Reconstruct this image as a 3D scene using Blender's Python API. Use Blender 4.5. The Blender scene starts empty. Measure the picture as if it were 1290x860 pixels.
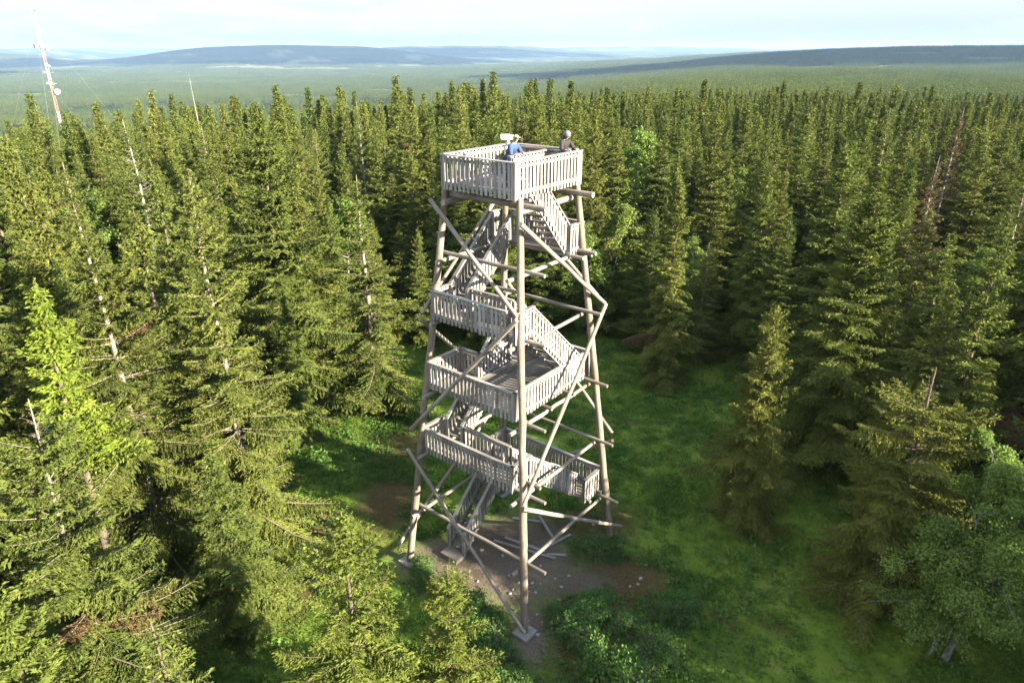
import bpy, bmesh, math, random
import numpy as np
from mathutils import Vector, Matrix

SC = bpy.context.scene
COL = SC.collection
R = math.radians
rng = np.random.RandomState(7)
random.seed(7)

# ------------------------------------------------------------------ helpers
def tag(o, label=None, cat=None, group=None, kind=None):
    if label: o["label"] = label
    if cat: o["category"] = cat
    if group: o["group"] = group
    if kind: o["kind"] = kind
    return o

def empty(name, loc, rz=0.0):
    o = bpy.data.objects.new(name, None)
    o.empty_display_size = 0.3
    o.location = loc
    o.rotation_euler = (0, 0, rz)
    COL.objects.link(o)
    return o

def link(name, me, mats, parent=None, link_it=True):
    if not isinstance(mats, (list, tuple)): mats = [mats]
    if len(me.materials) == 0:
        for m in mats: me.materials.append(m)
    o = bpy.data.objects.new(name, me)
    if link_it: COL.objects.link(o)
    if parent is not None: o.parent = parent
    return o

class MB:
    """collects simple solids into one mesh"""
    def __init__(s): s.v = []; s.f = []; s.sm = []; s.g = []
    def add(s, vs, fs, smooth=False, g=None):
        n = len(s.v)
        s.g += g if g is not None else [tuple(v) for v in vs]
        s.v += [tuple(v) for v in vs]
        s.f += [tuple(i + n for i in f) for f in fs]
        s.sm += [smooth] * len(fs)
    def obox(s, c, ax, ay, az):
        """box from centre and three half-axis vectors"""
        c = Vector(c); ax = Vector(ax); ay = Vector(ay); az = Vector(az)
        vs = [c + i * ax + j * ay + k * az for k in (-1, 1) for j in (-1, 1) for i in (-1, 1)]
        fs = [(0, 2, 3, 1), (4, 5, 7, 6), (0, 1, 5, 4), (2, 6, 7, 3), (0, 4, 6, 2), (1, 3, 7, 5)]
        if ax.cross(ay).dot(az) < 0: fs = [f[::-1] for f in fs]
        L = [ax.length, ay.length, az.length]; m_ = L.index(max(L)); kx = [1.0, 1.0, 1.0]; kx[m_] = .13
        off = (c.x * 3.1 + c.y * 1.7, c.y * 2.3, c.z * 3.7 + c.x)
        g = [(i * L[0] * kx[0] + off[0], j * L[1] * kx[1] + off[1], k * L[2] * kx[2] + off[2]) for k in (-1, 1) for j in (-1, 1) for i in (-1, 1)]
        s.add(vs, fs, False, g)
    def box(s, x0, x1, y0, y1, z0, z1):
        s.obox(((x0 + x1) / 2, (y0 + y1) / 2, (z0 + z1) / 2), ((x1 - x0) / 2, 0, 0), (0, (y1 - y0) / 2, 0), (0, 0, (z1 - z0) / 2))
    def beam(s, p, q, w, h, up=(0, 0, 1)):
        """board from p to q, w across, h along up"""
        p = Vector(p); q = Vector(q); d = (q - p)
        x = d.normalized(); up = Vector(up)
        y = up.cross(x)
        if y.length < 1e-4: y = Vector((0, 1, 0)).cross(x)
        y.normalize(); z = x.cross(y)
        s.obox((p + q) / 2, d / 2, y * w / 2, z * h / 2)
    def tube(s, pts, rad, n=8, cap=True):
        pts = [Vector(p) for p in pts]
        rings = []
        for i, p in enumerate(pts):
            t = (pts[min(i + 1, len(pts) - 1)] - pts[max(i - 1, 0)]).normalized()
            a = t.cross(Vector((0, 0, 1)))
            if a.length < 0.05: a = t.cross(Vector((1, 0, 0)))
            a.normalize(); b = t.cross(a)
            rings.append([p + (a * math.cos(2 * math.pi * k / n) + b * math.sin(2 * math.pi * k / n)) * rad[i] for k in range(n)])
        vs = [v for r_ in rings for v in r_]
        fs = []
        for i in range(len(pts) - 1):
            for k in range(n):
                k2 = (k + 1) % n
                fs.append((i * n + k, i * n + k2, (i + 1) * n + k2, (i + 1) * n + k))
        dist = 0.0; g = []
        for i, p in enumerate(pts):
            if i: dist += (pts[i] - pts[i - 1]).length
            g += [(rad[i] * 1.6 * math.cos(2 * math.pi * k / n) + pts[0].x * 2.3, rad[i] * 1.6 * math.sin(2 * math.pi * k / n) + pts[0].z * 1.9, dist * .13 + pts[0].y) for k in range(n)]
        s.add(vs, fs, True, g)
        if cap:
            m = len(pts) - 1
            s.add(rings[0], [tuple(range(n))[::-1]]); s.add(rings[m], [tuple(range(n))])
    def log(s, p, q, r0, r1, n=10, wob=0.02, seed=0):
        """a slightly crooked round log"""
        rr = random.Random(seed)
        p = Vector(p); q = Vector(q); m = max(3, int((q - p).length / 0.9))
        pts = []; rad = []
        for i in range(m + 1):
            t = i / m
            o = Vector((rr.uniform(-1, 1), rr.uniform(-1, 1), rr.uniform(-1, 1))) * wob * math.sin(math.pi * t)
            pts.append(p.lerp(q, t) + o); rad.append((r0 + (r1 - r0) * t) * rr.uniform(0.95, 1.05))
        s.tube(pts, rad, n)
    def ball(s, c, r, n=8, m=6, sc=(1, 1, 1)):
        vs = []; fs = []
        for i in range(m + 1):
            th = math.pi * i / m
            for k in range(n):
                ph = 2 * math.pi * k / n
                vs.append((c[0] + r * sc[0] * math.sin(th) * math.cos(ph), c[1] + r * sc[1] * math.sin(th) * math.sin(ph), c[2] + r * sc[2] * math.cos(th)))
        for i in range(m):
            for k in range(n):
                fs.append((i * n + k, (i + 1) * n + k, (i + 1) * n + (k + 1) % n, i * n + (k + 1) % n))
        s.add(vs, fs, True)
    def mesh(s, name):
        me = bpy.data.meshes.new(name)
        me.from_pydata(s.v, [], s.f)
        me.polygons.foreach_set("use_smooth", s.sm)
        ga = me.attributes.new("grain", "FLOAT_VECTOR", "POINT"); ga.data.foreach_set("vector", [c_ for v_ in s.g for c_ in v_])
        me.update()
        return me
    def build(s, name, mat, parent=None):
        return link(name, s.mesh(name), mat, parent)

def np_mesh(name, verts, quads=None, tris=None, attr=None, smooth=False, mat_idx=None):
    me = bpy.data.meshes.new(name)
    verts = np.asarray(verts, np.float32).reshape(-1, 3)
    me.vertices.add(len(verts)); me.vertices.foreach_set("co", verts.ravel())
    loops = []; tot = []
    if quads is not None and len(quads):
        loops.append(np.asarray(quads, np.int32).ravel()); tot.append(np.full(len(quads), 4, np.int32))
    if tris is not None and len(tris):
        loops.append(np.asarray(tris, np.int32).ravel()); tot.append(np.full(len(tris), 3, np.int32))
    loops = np.concatenate(loops); tot = np.concatenate(tot)
    me.loops.add(len(loops)); me.loops.foreach_set("vertex_index", loops)
    me.polygons.add(len(tot))
    start = np.concatenate([[0], np.cumsum(tot)[:-1]]).astype(np.int32)
    me.polygons.foreach_set("loop_start", start)
    me.polygons.foreach_set("loop_total", tot)
    if mat_idx is not None: me.polygons.foreach_set("material_index", np.asarray(mat_idx, np.int32))
    me.polygons.foreach_set("use_smooth", np.full(len(tot), smooth, bool))
    if attr is not None:
        for nme, vals in attr.items():
            a = me.attributes.new(nme, "FLOAT", "FACE"); a.data.foreach_set("value", np.asarray(vals, np.float32))
    me.update(calc_edges=True)
    me.validate(verbose=False)
    return me

# ------------------------------------------------------------------ materials
def new_mat(name):
    m = bpy.data.materials.new(name); m.use_nodes = True
    nt = m.node_tree; nt.nodes.clear()
    out = nt.nodes.new("ShaderNodeOutputMaterial")
    return m, nt, out

def N(nt, typ, **kw):
    n = nt.nodes.new(typ)
    for k, v in kw.items():
        if k == "inp":
            for kk, vv in v.items(): n.inputs[kk].default_value = vv
        else: setattr(n, k, v)
    return n

def ramp(nt, stops, interp="LINEAR"):
    n = nt.nodes.new("ShaderNodeValToRGB"); cr = n.color_ramp; cr.interpolation = interp
    while len(cr.elements) < len(stops): cr.elements.new(0.5)
    for e, (p, c) in zip(cr.elements, stops):
        e.position = p; e.color = (c[0], c[1], c[2], 1) if not isinstance(c, (int, float)) else (c, c, c, 1)
    return n

def mixc(nt, fac, a, b, mode="MIX"):
    n = nt.nodes.new("ShaderNodeMix"); n.data_type = "RGBA"; n.blend_type = mode
    for sock, v in ((n.inputs[0], fac), (n.inputs[6], a), (n.inputs[7], b)):
        if hasattr(v, "is_linked"): nt.links.new(v, sock)
        elif isinstance(v, (int, float)): sock.default_value = v
        else: sock.default_value = (v[0], v[1], v[2], 1)
    return n.outputs[2]

def mth(nt, op, a, b=None, c=None, clamp=False):
    n = nt.nodes.new("ShaderNodeMath"); n.operation = op; n.use_clamp = clamp
    for i, v in enumerate((a, b, c)):
        if v is None: continue
        if hasattr(v, "is_linked"): nt.links.new(v, n.inputs[i])
        else: n.inputs[i].default_value = v
    return n.outputs[0]

def noise(nt, vec, scale, detail=4, rough=0.55, dist=0.0):
    n = N(nt, "ShaderNodeTexNoise", inp={"Scale": scale, "Detail": detail, "Roughness": rough, "Distortion": dist})
    if vec is not None: nt.links.new(vec, n.inputs["Vector"])
    return n.outputs["Fac"]

def simple(name, col, rough=0.7, metal=0.0, var=0.12, scale=6.0):
    m, nt, out = new_mat(name)
    g = N(nt, "ShaderNodeTexCoord")
    f = noise(nt, g.outputs["Object"], scale, 4)
    c = mixc(nt, f, [x * (1 - var) for x in col], [min(1, x * (1 + var)) for x in col])
    b = N(nt, "ShaderNodeBsdfPrincipled", inp={"Roughness": rough, "Metallic": metal})
    nt.links.new(c, b.inputs["Base Color"]); nt.links.new(b.outputs[0], out.inputs[0])
    return m

def foliage(name, dark, mid, light, trans=0.18, dead=(0.13, 0.085, 0.045), dead_amt=0.012):
    """leaf or needle material: tint per tree, per clump and per spray"""
    m, nt, out = new_mat(name)
    oi = N(nt, "ShaderNodeObjectInfo")
    tone = N(nt, "ShaderNodeAttribute", attribute_name="tone")
    gp = N(nt, "ShaderNodeNewGeometry")
    big = noise(nt, gp.outputs["Position"], 0.9, 3)
    t = mth(nt, "MULTIPLY_ADD", tone.outputs["Fac"], 0.62, mth(nt, "MULTIPLY", oi.outputs["Random"], 0.24))
    t = mth(nt, "ADD", t, mth(nt, "MULTIPLY_ADD", big, 0.5, -0.21))
    rp = ramp(nt, [(0.0, dark), (0.5, mid), (1.0, light)])
    nt.links.new(t, rp.inputs[0])
    isd = mth(nt, "LESS_THAN", tone.outputs["Fac"], dead_amt)
    hsv = N(nt, "ShaderNodeHueSaturation")
    nt.links.new(mth(nt, "MULTIPLY_ADD", mth(nt, "FRACT", mth(nt, "MULTIPLY", oi.outputs["Random"], 7.13)), 0.026, 0.487), hsv.inputs["Hue"])
    nt.links.new(mixc(nt, isd, rp.outputs[0], dead), hsv.inputs["Color"])
    d = N(nt, "ShaderNodeBsdfDiffuse"); tr = N(nt, "ShaderNodeBsdfTranslucent")
    nt.links.new(hsv.outputs[0], d.inputs[0]); nt.links.new(hsv.outputs[0], tr.inputs[0])
    mx = N(nt, "ShaderNodeMixShader", inp={0: trans})
    nt.links.new(d.outputs[0], mx.inputs[1]); nt.links.new(tr.outputs[0], mx.inputs[2])
    nt.links.new(mx.outputs[0], out.inputs[0])
    return m

M = {}
M["needle"] = foliage("spruce_needles", (0.034, 0.054, 0.014), (0.104, 0.130, 0.030), (0.216, 0.226, 0.052))
M["needle_young"] = foliage("young_spruce_needles", (0.09, 0.13, 0.018), (0.14, 0.19, 0.028), (0.19, 0.24, 0.04), dead_amt=0.0)
M["needle_fresh"] = foliage("fresh_spruce_needles", (0.055, 0.08, 0.016), (0.115, 0.148, 0.030), (0.195, 0.225, 0.045), dead_amt=0.01)
M["needle_dry"] = foliage("dry_spruce_needles", (0.05, 0.04, 0.02), (0.10, 0.075, 0.04), (0.15, 0.11, 0.06))
M["leaf"] = foliage("birch_leaves", (0.095, 0.145, 0.034), (0.17, 0.24, 0.054), (0.25, 0.32, 0.08), dead_amt=0.0, trans=0.35)
M["shrub"] = foliage("shrub_leaves", (0.04, 0.10, 0.024), (0.09, 0.185, 0.042), (0.17, 0.29, 0.075), dead_amt=0.0, trans=0.32)
M["herb"] = foliage("herb_leaves", (0.035, 0.085, 0.017), (0.075, 0.15, 0.028), (0.15, 0.24, 0.06), dead_amt=0.03, trans=0.3)
M["grass"] = foliage("grass_blades", (0.05, 0.095, 0.016), (0.095, 0.16, 0.028), (0.165, 0.22, 0.055), dead_amt=0.05, dead=(0.16, 0.12, 0.05), trans=0.3)

def bark_mat(name, c0, c1, c2):
    m, nt, out = new_mat(name)
    g = N(nt, "ShaderNodeTexCoord")
    mp = N(nt, "ShaderNodeMapping", inp={"Scale": (9, 9, 2.2)})
    nt.links.new(g.outputs["Object"], mp.inputs[0])
    f = noise(nt, mp.outputs[0], 1.6, 6, 0.65)
    rp = ramp(nt, [(0.3, c0), (0.52, c1), (0.75, c2)])
    nt.links.new(f, rp.inputs[0])
    d = N(nt, "ShaderNodeBsdfDiffuse"); nt.links.new(rp.outputs[0], d.inputs[0])
    bp = N(nt, "ShaderNodeBump", inp={"Strength": 0.6, "Distance": 0.03}); nt.links.new(f, bp.inputs["Height"])
    nt.links.new(bp.outputs[0], d.inputs["Normal"])
    nt.links.new(d.outputs[0], out.inputs[0])
    return m
M["bark"] = bark_mat("spruce_bark", (0.07, 0.055, 0.042), (0.13, 0.105, 0.08), (0.22, 0.185, 0.15))
M["pale_bark"] = bark_mat("pale_spruce_bark", (0.14, 0.11, 0.085), (0.26, 0.215, 0.17), (0.38, 0.33, 0.27))
M["snag"] = bark_mat("dead_wood", (0.19, 0.165, 0.14), (0.29, 0.26, 0.22), (0.40, 0.365, 0.32))
M["birch_bark"] = bark_mat("birch_bark", (0.06, 0.055, 0.05), (0.20, 0.19, 0.175), (0.42, 0.40, 0.375))

def wood_mat(name, c0, c1, c2, rough=0.85):
    m, nt, out = new_mat(name)
    g = N(nt, "ShaderNodeNewGeometry"); isl = g.outputs["Random Per Island"]
    at = N(nt, "ShaderNodeAttribute", attribute_name="grain")
    a = noise(nt, at.outputs["Vector"], 9.0, 4, 0.6, .4)       # broad streaks along the grain
    b = noise(nt, at.outputs["Vector"], 46.0, 5, 0.7)          # fine fibres and cracks
    w_ = noise(nt, g.outputs["Position"], 0.9, 4, 0.6)         # weathering in patches
    f = mth(nt, "ADD", mth(nt, "MULTIPLY", a, 0.50), mth(nt, "MULTIPLY", b, 0.34))
    f = mth(nt, "ADD", f, mth(nt, "MULTIPLY_ADD", isl, 0.30, -0.12))
    f = mth(nt, "ADD", f, mth(nt, "MULTIPLY_ADD", w_, 0.5, -0.25))
    f = mth(nt, "MULTIPLY_ADD", f, 1.9, -0.40)
    rp = ramp(nt, [(0.12, c0), (0.46, c1), (0.85, c2)])
    nt.links.new(f, rp.inputs[0])
    kn = N(nt, "ShaderNodeTexVoronoi", inp={"Scale": 2.6}); nt.links.new(g.outputs["Position"], kn.inputs["Vector"])
    kr = ramp(nt, [(0.055, 1.0), (0.085, 0.0)]); nt.links.new(kn.outputs["Distance"], kr.inputs[0])
    col = mixc(nt, mth(nt, "MULTIPLY", kr.outputs[0], .7), rp.outputs[0], [x * .45 for x in c0])
    bs = N(nt, "ShaderNodeBsdfPrincipled", inp={"Roughness": rough})
    bs.inputs["Specular IOR Level"].default_value = 0.15
    nt.links.new(col, bs.inputs["Base Color"])
    bp = N(nt, "ShaderNodeBump", inp={"Strength": 0.6, "Distance": 0.012}); nt.links.new(mth(nt, "ADD", b, a), bp.inputs["Height"])
    nt.links.new(bp.outputs[0], bs.inputs["Normal"]); nt.links.new(bs.outputs[0], out.inputs[0])
    return m
M["slat"] = wood_mat("weathered_boards", (0.145, 0.130, 0.116), (0.250, 0.232, 0.212), (0.36, 0.343, 0.322))
M["log"] = wood_mat("peeled_logs", (0.112, 0.090, 0.068), (0.220, 0.188, 0.152), (0.330, 0.300, 0.262))
M["old_log"] = wood_mat("weathered_leg_logs", (0.085, 0.064, 0.047), (0.200, 0.163, 0.124), (0.310, 0.270, 0.222))
M["deck"] = wood_mat("deck_boards", (0.103, 0.090, 0.076), (0.178, 0.159, 0.138), (0.253, 0.230, 0.202))
M["concrete"] = simple("grey_concrete", (0.24, 0.23, 0.205), 0.9, var=0.4, scale=9)
M["white"] = simple("white_paint", (0.8, 0.8, 0.8), 0.4, var=0.03)
M["red"] = simple("mast_red_paint", (0.34, 0.17, 0.13), 0.5, var=0.1)
M["antenna"] = simple("pale_grey_antenna", (0.36, 0.36, 0.37), 0.5, var=0.04)
M["steel"] = simple("galvanised_steel", (0.5, 0.5, 0.5), 0.4, metal=0.6)
M["skin"] = simple("skin", (0.50, 0.32, 0.24), 0.55, var=0.05)
M["blue_cloth"] = simple("blue_fabric", (0.03, 0.065, 0.15), 0.85, var=0.2)
M["navy_cloth"] = simple("navy_fabric", (0.02, 0.028, 0.07), 0.85, var=0.2)
M["black_cloth"] = simple("dark_brown_black_fabric", (0.022, 0.018, 0.02), 0.8, var=0.3)
M["grey_cloth"] = simple("grey_knit", (0.13, 0.135, 0.14), 0.9, var=0.25, scale=30)
M["khaki_cloth"] = simple("khaki_fabric", (0.27, 0.21, 0.13), 0.9, var=0.2)
M["hair"] = simple("brown_hair", (0.06, 0.04, 0.025), 0.6)
M["rock"] = simple("pale_rock", (0.30, 0.29, 0.27), 0.9, var=0.3, scale=5)
M["board"] = simple("faded_board", (0.52, 0.40, 0.34), 0.6, var=0.12)

# ------------------------------------------------------------------ camera
CAM_H = 20.0
PITCH = math.atan(370 / 860)
cam = bpy.data.cameras.new("camera"); cam_o = bpy.data.objects.new("camera", cam); COL.objects.link(cam_o)
cam_o.location = (0, 0, CAM_H); cam_o.rotation_euler = (math.pi / 2 - PITCH, 0, 0)
cam.sensor_width = 36; cam.lens = 24.0; cam.clip_start = 0.1; cam.clip_end = 80000
SC.camera = cam_o

def project(x, y, z):
    c, s = math.cos(PITCH), math.sin(PITCH); dz = z - CAM_H
    d = y * c - dz * s; up = y * s + dz * c
    d = np.where(d > 0.1, d, np.nan)
    return 645 + x / d * 860, 430 - up / d * 860

# ------------------------------------------------------------------ terrain
def smooth(t): t = np.clip(t, 0, 1); return t * t * (3 - 2 * t)

def hash_noise(x, y, scale, seed):
    """cheap smooth value noise"""
    x = np.asarray(x) / scale; y = np.asarray(y) / scale
    xi = np.floor(x).astype(np.int64); yi = np.floor(y).astype(np.int64)
    fx = x - xi; fy = y - yi; fx = fx * fx * (3 - 2 * fx); fy = fy * fy * (3 - 2 * fy)
    def h(a, b):
        n = (a * 374761393 + b * 668265263 + seed * 1442695041) & 0x7fffffff
        n = ((n ^ (n >> 13)) * 1274126177) & 0x7fffffff
        return ((n ^ (n >> 16)) & 0xffff) / 65535.0
    return (h(xi, yi) * (1 - fx) + h(xi + 1, yi) * fx) * (1 - fy) + (h(xi, yi + 1) * (1 - fx) + h(xi + 1, yi + 1) * fx) * fy

AZ = [-180, -60, -38, -15, 0, 8, 16, 25, 38, 60, 180]
D0 = [90, 70, 80, 90, 100, 110, 110, 110, 110, 110, 90]
SLO = [.06, .12, .12, .11, .085, .05, .032, .028, .027, .03, .06]
DEP = [100, 130, 135, 130, 120, 95, 75, 62, 55, 60, 100]

def terrain(x, y):
    x = np.asarray(x, float); y = np.asarray(y, float)
    r = np.hypot(x, y); az = np.degrees(np.arctan2(x, y))
    d0 = np.interp(az, AZ, D0); sl = np.interp(az, AZ, SLO); dep = np.interp(az, AZ, DEP)
    t = np.maximum(0, r - d0)
    h = -dep * (1 - np.exp(-t * sl / dep))
    far = smooth((r - 60) / 300)
    h = h + far * (hash_noise(x, y, 260, 3) - .5) * 10 + far * (hash_noise(x, y, 90, 5) - .5) * 4
    # the wooded ridge on the right
    ang = np.interp(az, [8, 12, 15, 20, 28, 36, 50, 70], [0, .18, .40, .70, .93, 1, 1, .7])
    ridge = (58 + 5 * hash_noise(x, y, 700, 9)) * ang * smooth((r - 1700) / 1500)
    vall = smooth((r - 1500) / 2500)
    h = h + ridge
    # distant fells: (azimuth, left width, right width, distance, depth, top height)
    top = np.full_like(h, -1e3)
    for k, (a0, w0, w1, r0, rw, zt) in enumerate([(-16.5, 10.5, 11, 8000, 1700, 34), (-4, 9, 12, 11500, 2400, 36), (-37, 7, 6, 9500, 1300, -30), (-34, 9, 6, 15000, 1800, -8), (9, 9, 14, 16000, 3000, 26), (-26, 14, 10, 22000, 3500, -5)]):
        da = az - a0
        w = np.where(da < 0, 1 / (1 + (np.abs(da) / w0) ** 4), 1 / (1 + (np.abs(da) / w1) ** 3))
        top = np.maximum(top, (zt + 150) * w * np.exp(-((r - r0) / rw) ** 2) - 150 + 14 * (hash_noise(az * 40, r * .02, 60, 11 + k) - .5))
    h = np.where(r > 3000, np.maximum(h, top), h)
    h = h + vall * (hash_noise(x, y, 1500, 21) - .5) * 22
    # small unevenness close by, flat under the tower
    td = np.hypot(x, y - 23.35)
    near = smooth((td - 5) / 8) * (1 - smooth((r - 100) / 200))
    h = h + near * ((hash_noise(x, y, 5, 31) - .5) * .5 + (hash_noise(x, y, 1.3, 32) - .5) * .16)
    return h

def openings(x, y):
    """bogs, fields and felled areas in the far forest: 0 forest .. 1 open"""
    r = np.hypot(x, y)
    n = hash_noise(x, y * 1.6, 420, 201) * .6 + hash_noise(x, y * 1.4, 150, 202) * .4
    return smooth((n - .655) / .05) * smooth((r - 1300) / 600)

nr, na = 320, 640
rad = np.concatenate([[0.0], np.exp(np.linspace(math.log(0.6), math.log(42000), nr))])
ang = np.linspace(0, 2 * math.pi, na, endpoint=False)
CX, CY = 2.0, 24.0
gx = CX + rad[1:, None] * np.sin(ang)[None]; gy = CY + rad[1:, None] * np.cos(ang)[None]
vx = np.concatenate([[CX], gx.ravel()]); vy = np.concatenate([[CY], gy.ravel()])
vz = terrain(vx, vy)
ii, kk = np.meshgrid(np.arange(nr - 1), np.arange(na), indexing="ij")
k2 = (kk + 1) % na
q = np.stack([1 + ii * na + kk, 1 + ii * na + k2, 1 + (ii + 1) * na + k2, 1 + (ii + 1) * na + kk], -1).reshape(-1, 4)[:, ::-1]
tr = np.stack([np.zeros(na, int), 1 + (np.arange(na) + 1) % na, 1 + np.arange(na)], -1)[:, ::-1]
GO = openings(vx, vy)
gm = np_mesh("ground", np.stack([vx, vy, vz], -1), q, tr, smooth=True)
ga_ = gm.attributes.new("open", "FLOAT", "POINT"); ga_.data.foreach_set("value", GO.astype(np.float32))

m, nt, out = new_mat("forest_floor")
gp = N(nt, "ShaderNodeNewGeometry"); P = gp.outputs["Position"]
n1 = noise(nt, P, 0.35, 5, 0.6); n2 = noise(nt, P, 2.2, 6, 0.65); n3 = noise(nt, P, 11, 5, 0.7); n4 = noise(nt, P, 0.16, 4, 0.6)
gr = ramp(nt, [(0.28, (0.062, 0.110, 0.017)), (0.5, (0.128, 0.195, 0.028)), (0.72, (0.235, 0.245, 0.060))])
nt.links.new(mth(nt, "ADD", mth(nt, "MULTIPLY", n1, 0.55), mth(nt, "MULTIPLY", n2, 0.45)), gr.inputs[0])
br = ramp(nt, [(0.3, (0.050, 0.030, 0.016)), (0.55, (0.105, 0.066, 0.036)), (0.75, (0.165, 0.120, 0.070))])
nt.links.new(n3, br.inputs[0])
rp4 = ramp(nt, [(0.57, 0.0), (0.66, 1.0)])
nt.links.new(mth(nt, "ADD", mth(nt, "MULTIPLY", n4, 0.75), mth(nt, "MULTIPLY", n2, 0.25)), rp4.inputs[0])
near_c = mixc(nt, mth(nt, "MULTIPLY", rp4.outputs[0], 0.85), gr.outputs[0], br.outputs[0])
# bare trodden soil and heath patches: real stains at their own places (x, y, rx, ry, kind)
def blob(cx, cy, rx, ry, soft=0.35, wob=0.9):
    sx = N(nt, "ShaderNodeSeparateXYZ"); nt.links.new(P, sx.inputs[0])
    dx = mth(nt, "DIVIDE", mth(nt, "SUBTRACT", sx.outputs[0], cx), rx)
    dy = mth(nt, "DIVIDE", mth(nt, "SUBTRACT", sx.outputs[1], cy), ry)
    d = mth(nt, "SQRT", mth(nt, "ADD", mth(nt, "MULTIPLY", dx, dx), mth(nt, "MULTIPLY", dy, dy)))
    d = mth(nt, "ADD", d, mth(nt, "MULTIPLY", mth(nt, "SUBTRACT", n2, 0.5), wob))
    d = mth(nt, "ADD", d, mth(nt, "MULTIPLY", mth(nt, "SUBTRACT", n1, 0.5), wob))
    mr = N(nt, "ShaderNodeMapRange", inp={1: 1.0 + soft, 2: 1.0 - soft, 3: 0.0, 4: 1.0}); mr.clamp = True
    nt.links.new(d, mr.inputs[0]); return mr.outputs[0]
def maxi(vals):
    o = vals[0]
    for v in vals[1:]: o = mth(nt, "MAXIMUM", o, v)
    return o
heath = maxi([blob(4.9, 21.9, 2.0, 1.5), blob(3.6, 21.0, 1.8, .9), blob(2.4, 19.6, 1.2, 1.0), blob(-5.8, 27.5, 1.6, 3.4), blob(-8.8, 24.9, 1.3, 1.6), blob(-8.4, 21.5, 0.8, 2.0),
              blob(5.4, 17.6, .5, .4), blob(3.7, 25.5, 2.2, 1.4), blob(-6.4, 32, 1.8, 2.5), blob(2.6, 17.9, 1.2, 1.6)])
near_c = mixc(nt, mth(nt, "MULTIPLY", heath, 0.9), near_c, br.outputs[0])
soil = ramp(nt, [(0.25, (0.075, 0.058, 0.042)), (0.5, (0.135, 0.108, 0.082)), (0.68, (0.20, 0.168, 0.135)), (0.78, (0.34, 0.31, 0.27))])
nt.links.new(mth(nt, "ADD", mth(nt, "MULTIPLY", n3, 0.7), mth(nt, "MULTIPLY", n1, 0.3)), soil.inputs[0])
bare = maxi([blob(0.0, 23.0, 3.0, 3.0), blob(-3.2, 22.9, 1.7, 1.5), blob(0.75, 19.0, 0.8, 1.5), blob(2.9, 21.6, 1.0, .7)])
near_c = mixc(nt, bare, near_c, soil.outputs[0])
# far off the ground is closed forest canopy, with a few mown fields
f1 = noise(nt, P, 0.05, 6, 0.7); f2 = noise(nt, P, 0.0022, 4, 0.6); f3 = noise(nt, P, 0.0085, 5, 0.65)
cp = ramp(nt, [(0.32, (0.035, 0.050, 0.020)), (0.5, (0.075, 0.095, 0.038)), (0.68, (0.125, 0.140, 0.060))])
nt.links.new(mth(nt, "ADD", mth(nt, "MULTIPLY", f1, 0.5), mth(nt, "ADD", mth(nt, "MULTIPLY", f2, 0.25), mth(nt, "MULTIPLY", f3, 0.25))), cp.inputs[0])
ln = N(nt, "ShaderNodeVectorMath", operation="LENGTH"); nt.links.new(P, ln.inputs[0])
mr = N(nt, "ShaderNodeMapRange", inp={1: 90.0, 2: 320.0, 3: 0.0, 4: 1.0}); nt.links.new(ln.outputs["Value"], mr.inputs[0])
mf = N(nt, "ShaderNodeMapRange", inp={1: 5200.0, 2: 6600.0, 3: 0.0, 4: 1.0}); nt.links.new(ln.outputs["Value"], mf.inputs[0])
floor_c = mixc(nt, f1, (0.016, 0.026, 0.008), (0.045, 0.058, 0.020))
opa = N(nt, "ShaderNodeAttribute", attribute_name="open")
field = mixc(nt, f3, (0.12, 0.15, 0.05), (0.30, 0.28, 0.14))
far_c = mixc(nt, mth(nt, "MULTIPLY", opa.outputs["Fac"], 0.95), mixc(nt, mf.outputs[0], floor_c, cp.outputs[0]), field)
fc = mixc(nt, mr.outputs[0], near_c, far_c)
d = N(nt, "ShaderNodeBsdfDiffuse"); nt.links.new(fc, d.inputs[0])
b1 = N(nt, "ShaderNodeBump", inp={"Strength": 0.8, "Distance": 0.12})
nt.links.new(mth(nt, "ADD", mth(nt, "MULTIPLY", n3, 0.5), n2), b1.inputs["Height"])
b2 = N(nt, "ShaderNodeBump", inp={"Distance": 14.0})
nt.links.new(mth(nt, "MULTIPLY", mr.outputs[0], 0.8), b2.inputs["Strength"])
nt.links.new(f1, b2.inputs["Height"]); nt.links.new(b1.outputs[0], b2.inputs["Normal"]); nt.links.new(b2.outputs[0], d.inputs["Normal"])
nt.links.new(d.outputs[0], out.inputs[0])
M["ground"] = m
tag(link("ground", gm, m), kind="structure")

# ------------------------------------------------------------------ trees
def rnd(rs, a, b, n=None): return rs.uniform(a, b, n)

def kites(Pb, D, l, w, rs, droop=0.15, U=None, un=.75):
    n = len(Pb)
    D = D / np.linalg.norm(D, axis=1, keepdims=True)
    S = np.cross(D, rs.normal(size=(n, 3)) * (1 if U is None else un) + (0 if U is None else U)); S /= np.linalg.norm(S, axis=1, keepdims=True) + 1e-9
    l = np.asarray(l).reshape(-1, 1); w = np.asarray(w).reshape(-1, 1)
    mid = Pb + D * l * .45; tip = Pb + D * l; tip[:, 2] -= (l * droop)[:, 0]
    v = np.stack([Pb, mid - S * w, tip, mid + S * w], 1).reshape(-1, 3)
    return v

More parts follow.
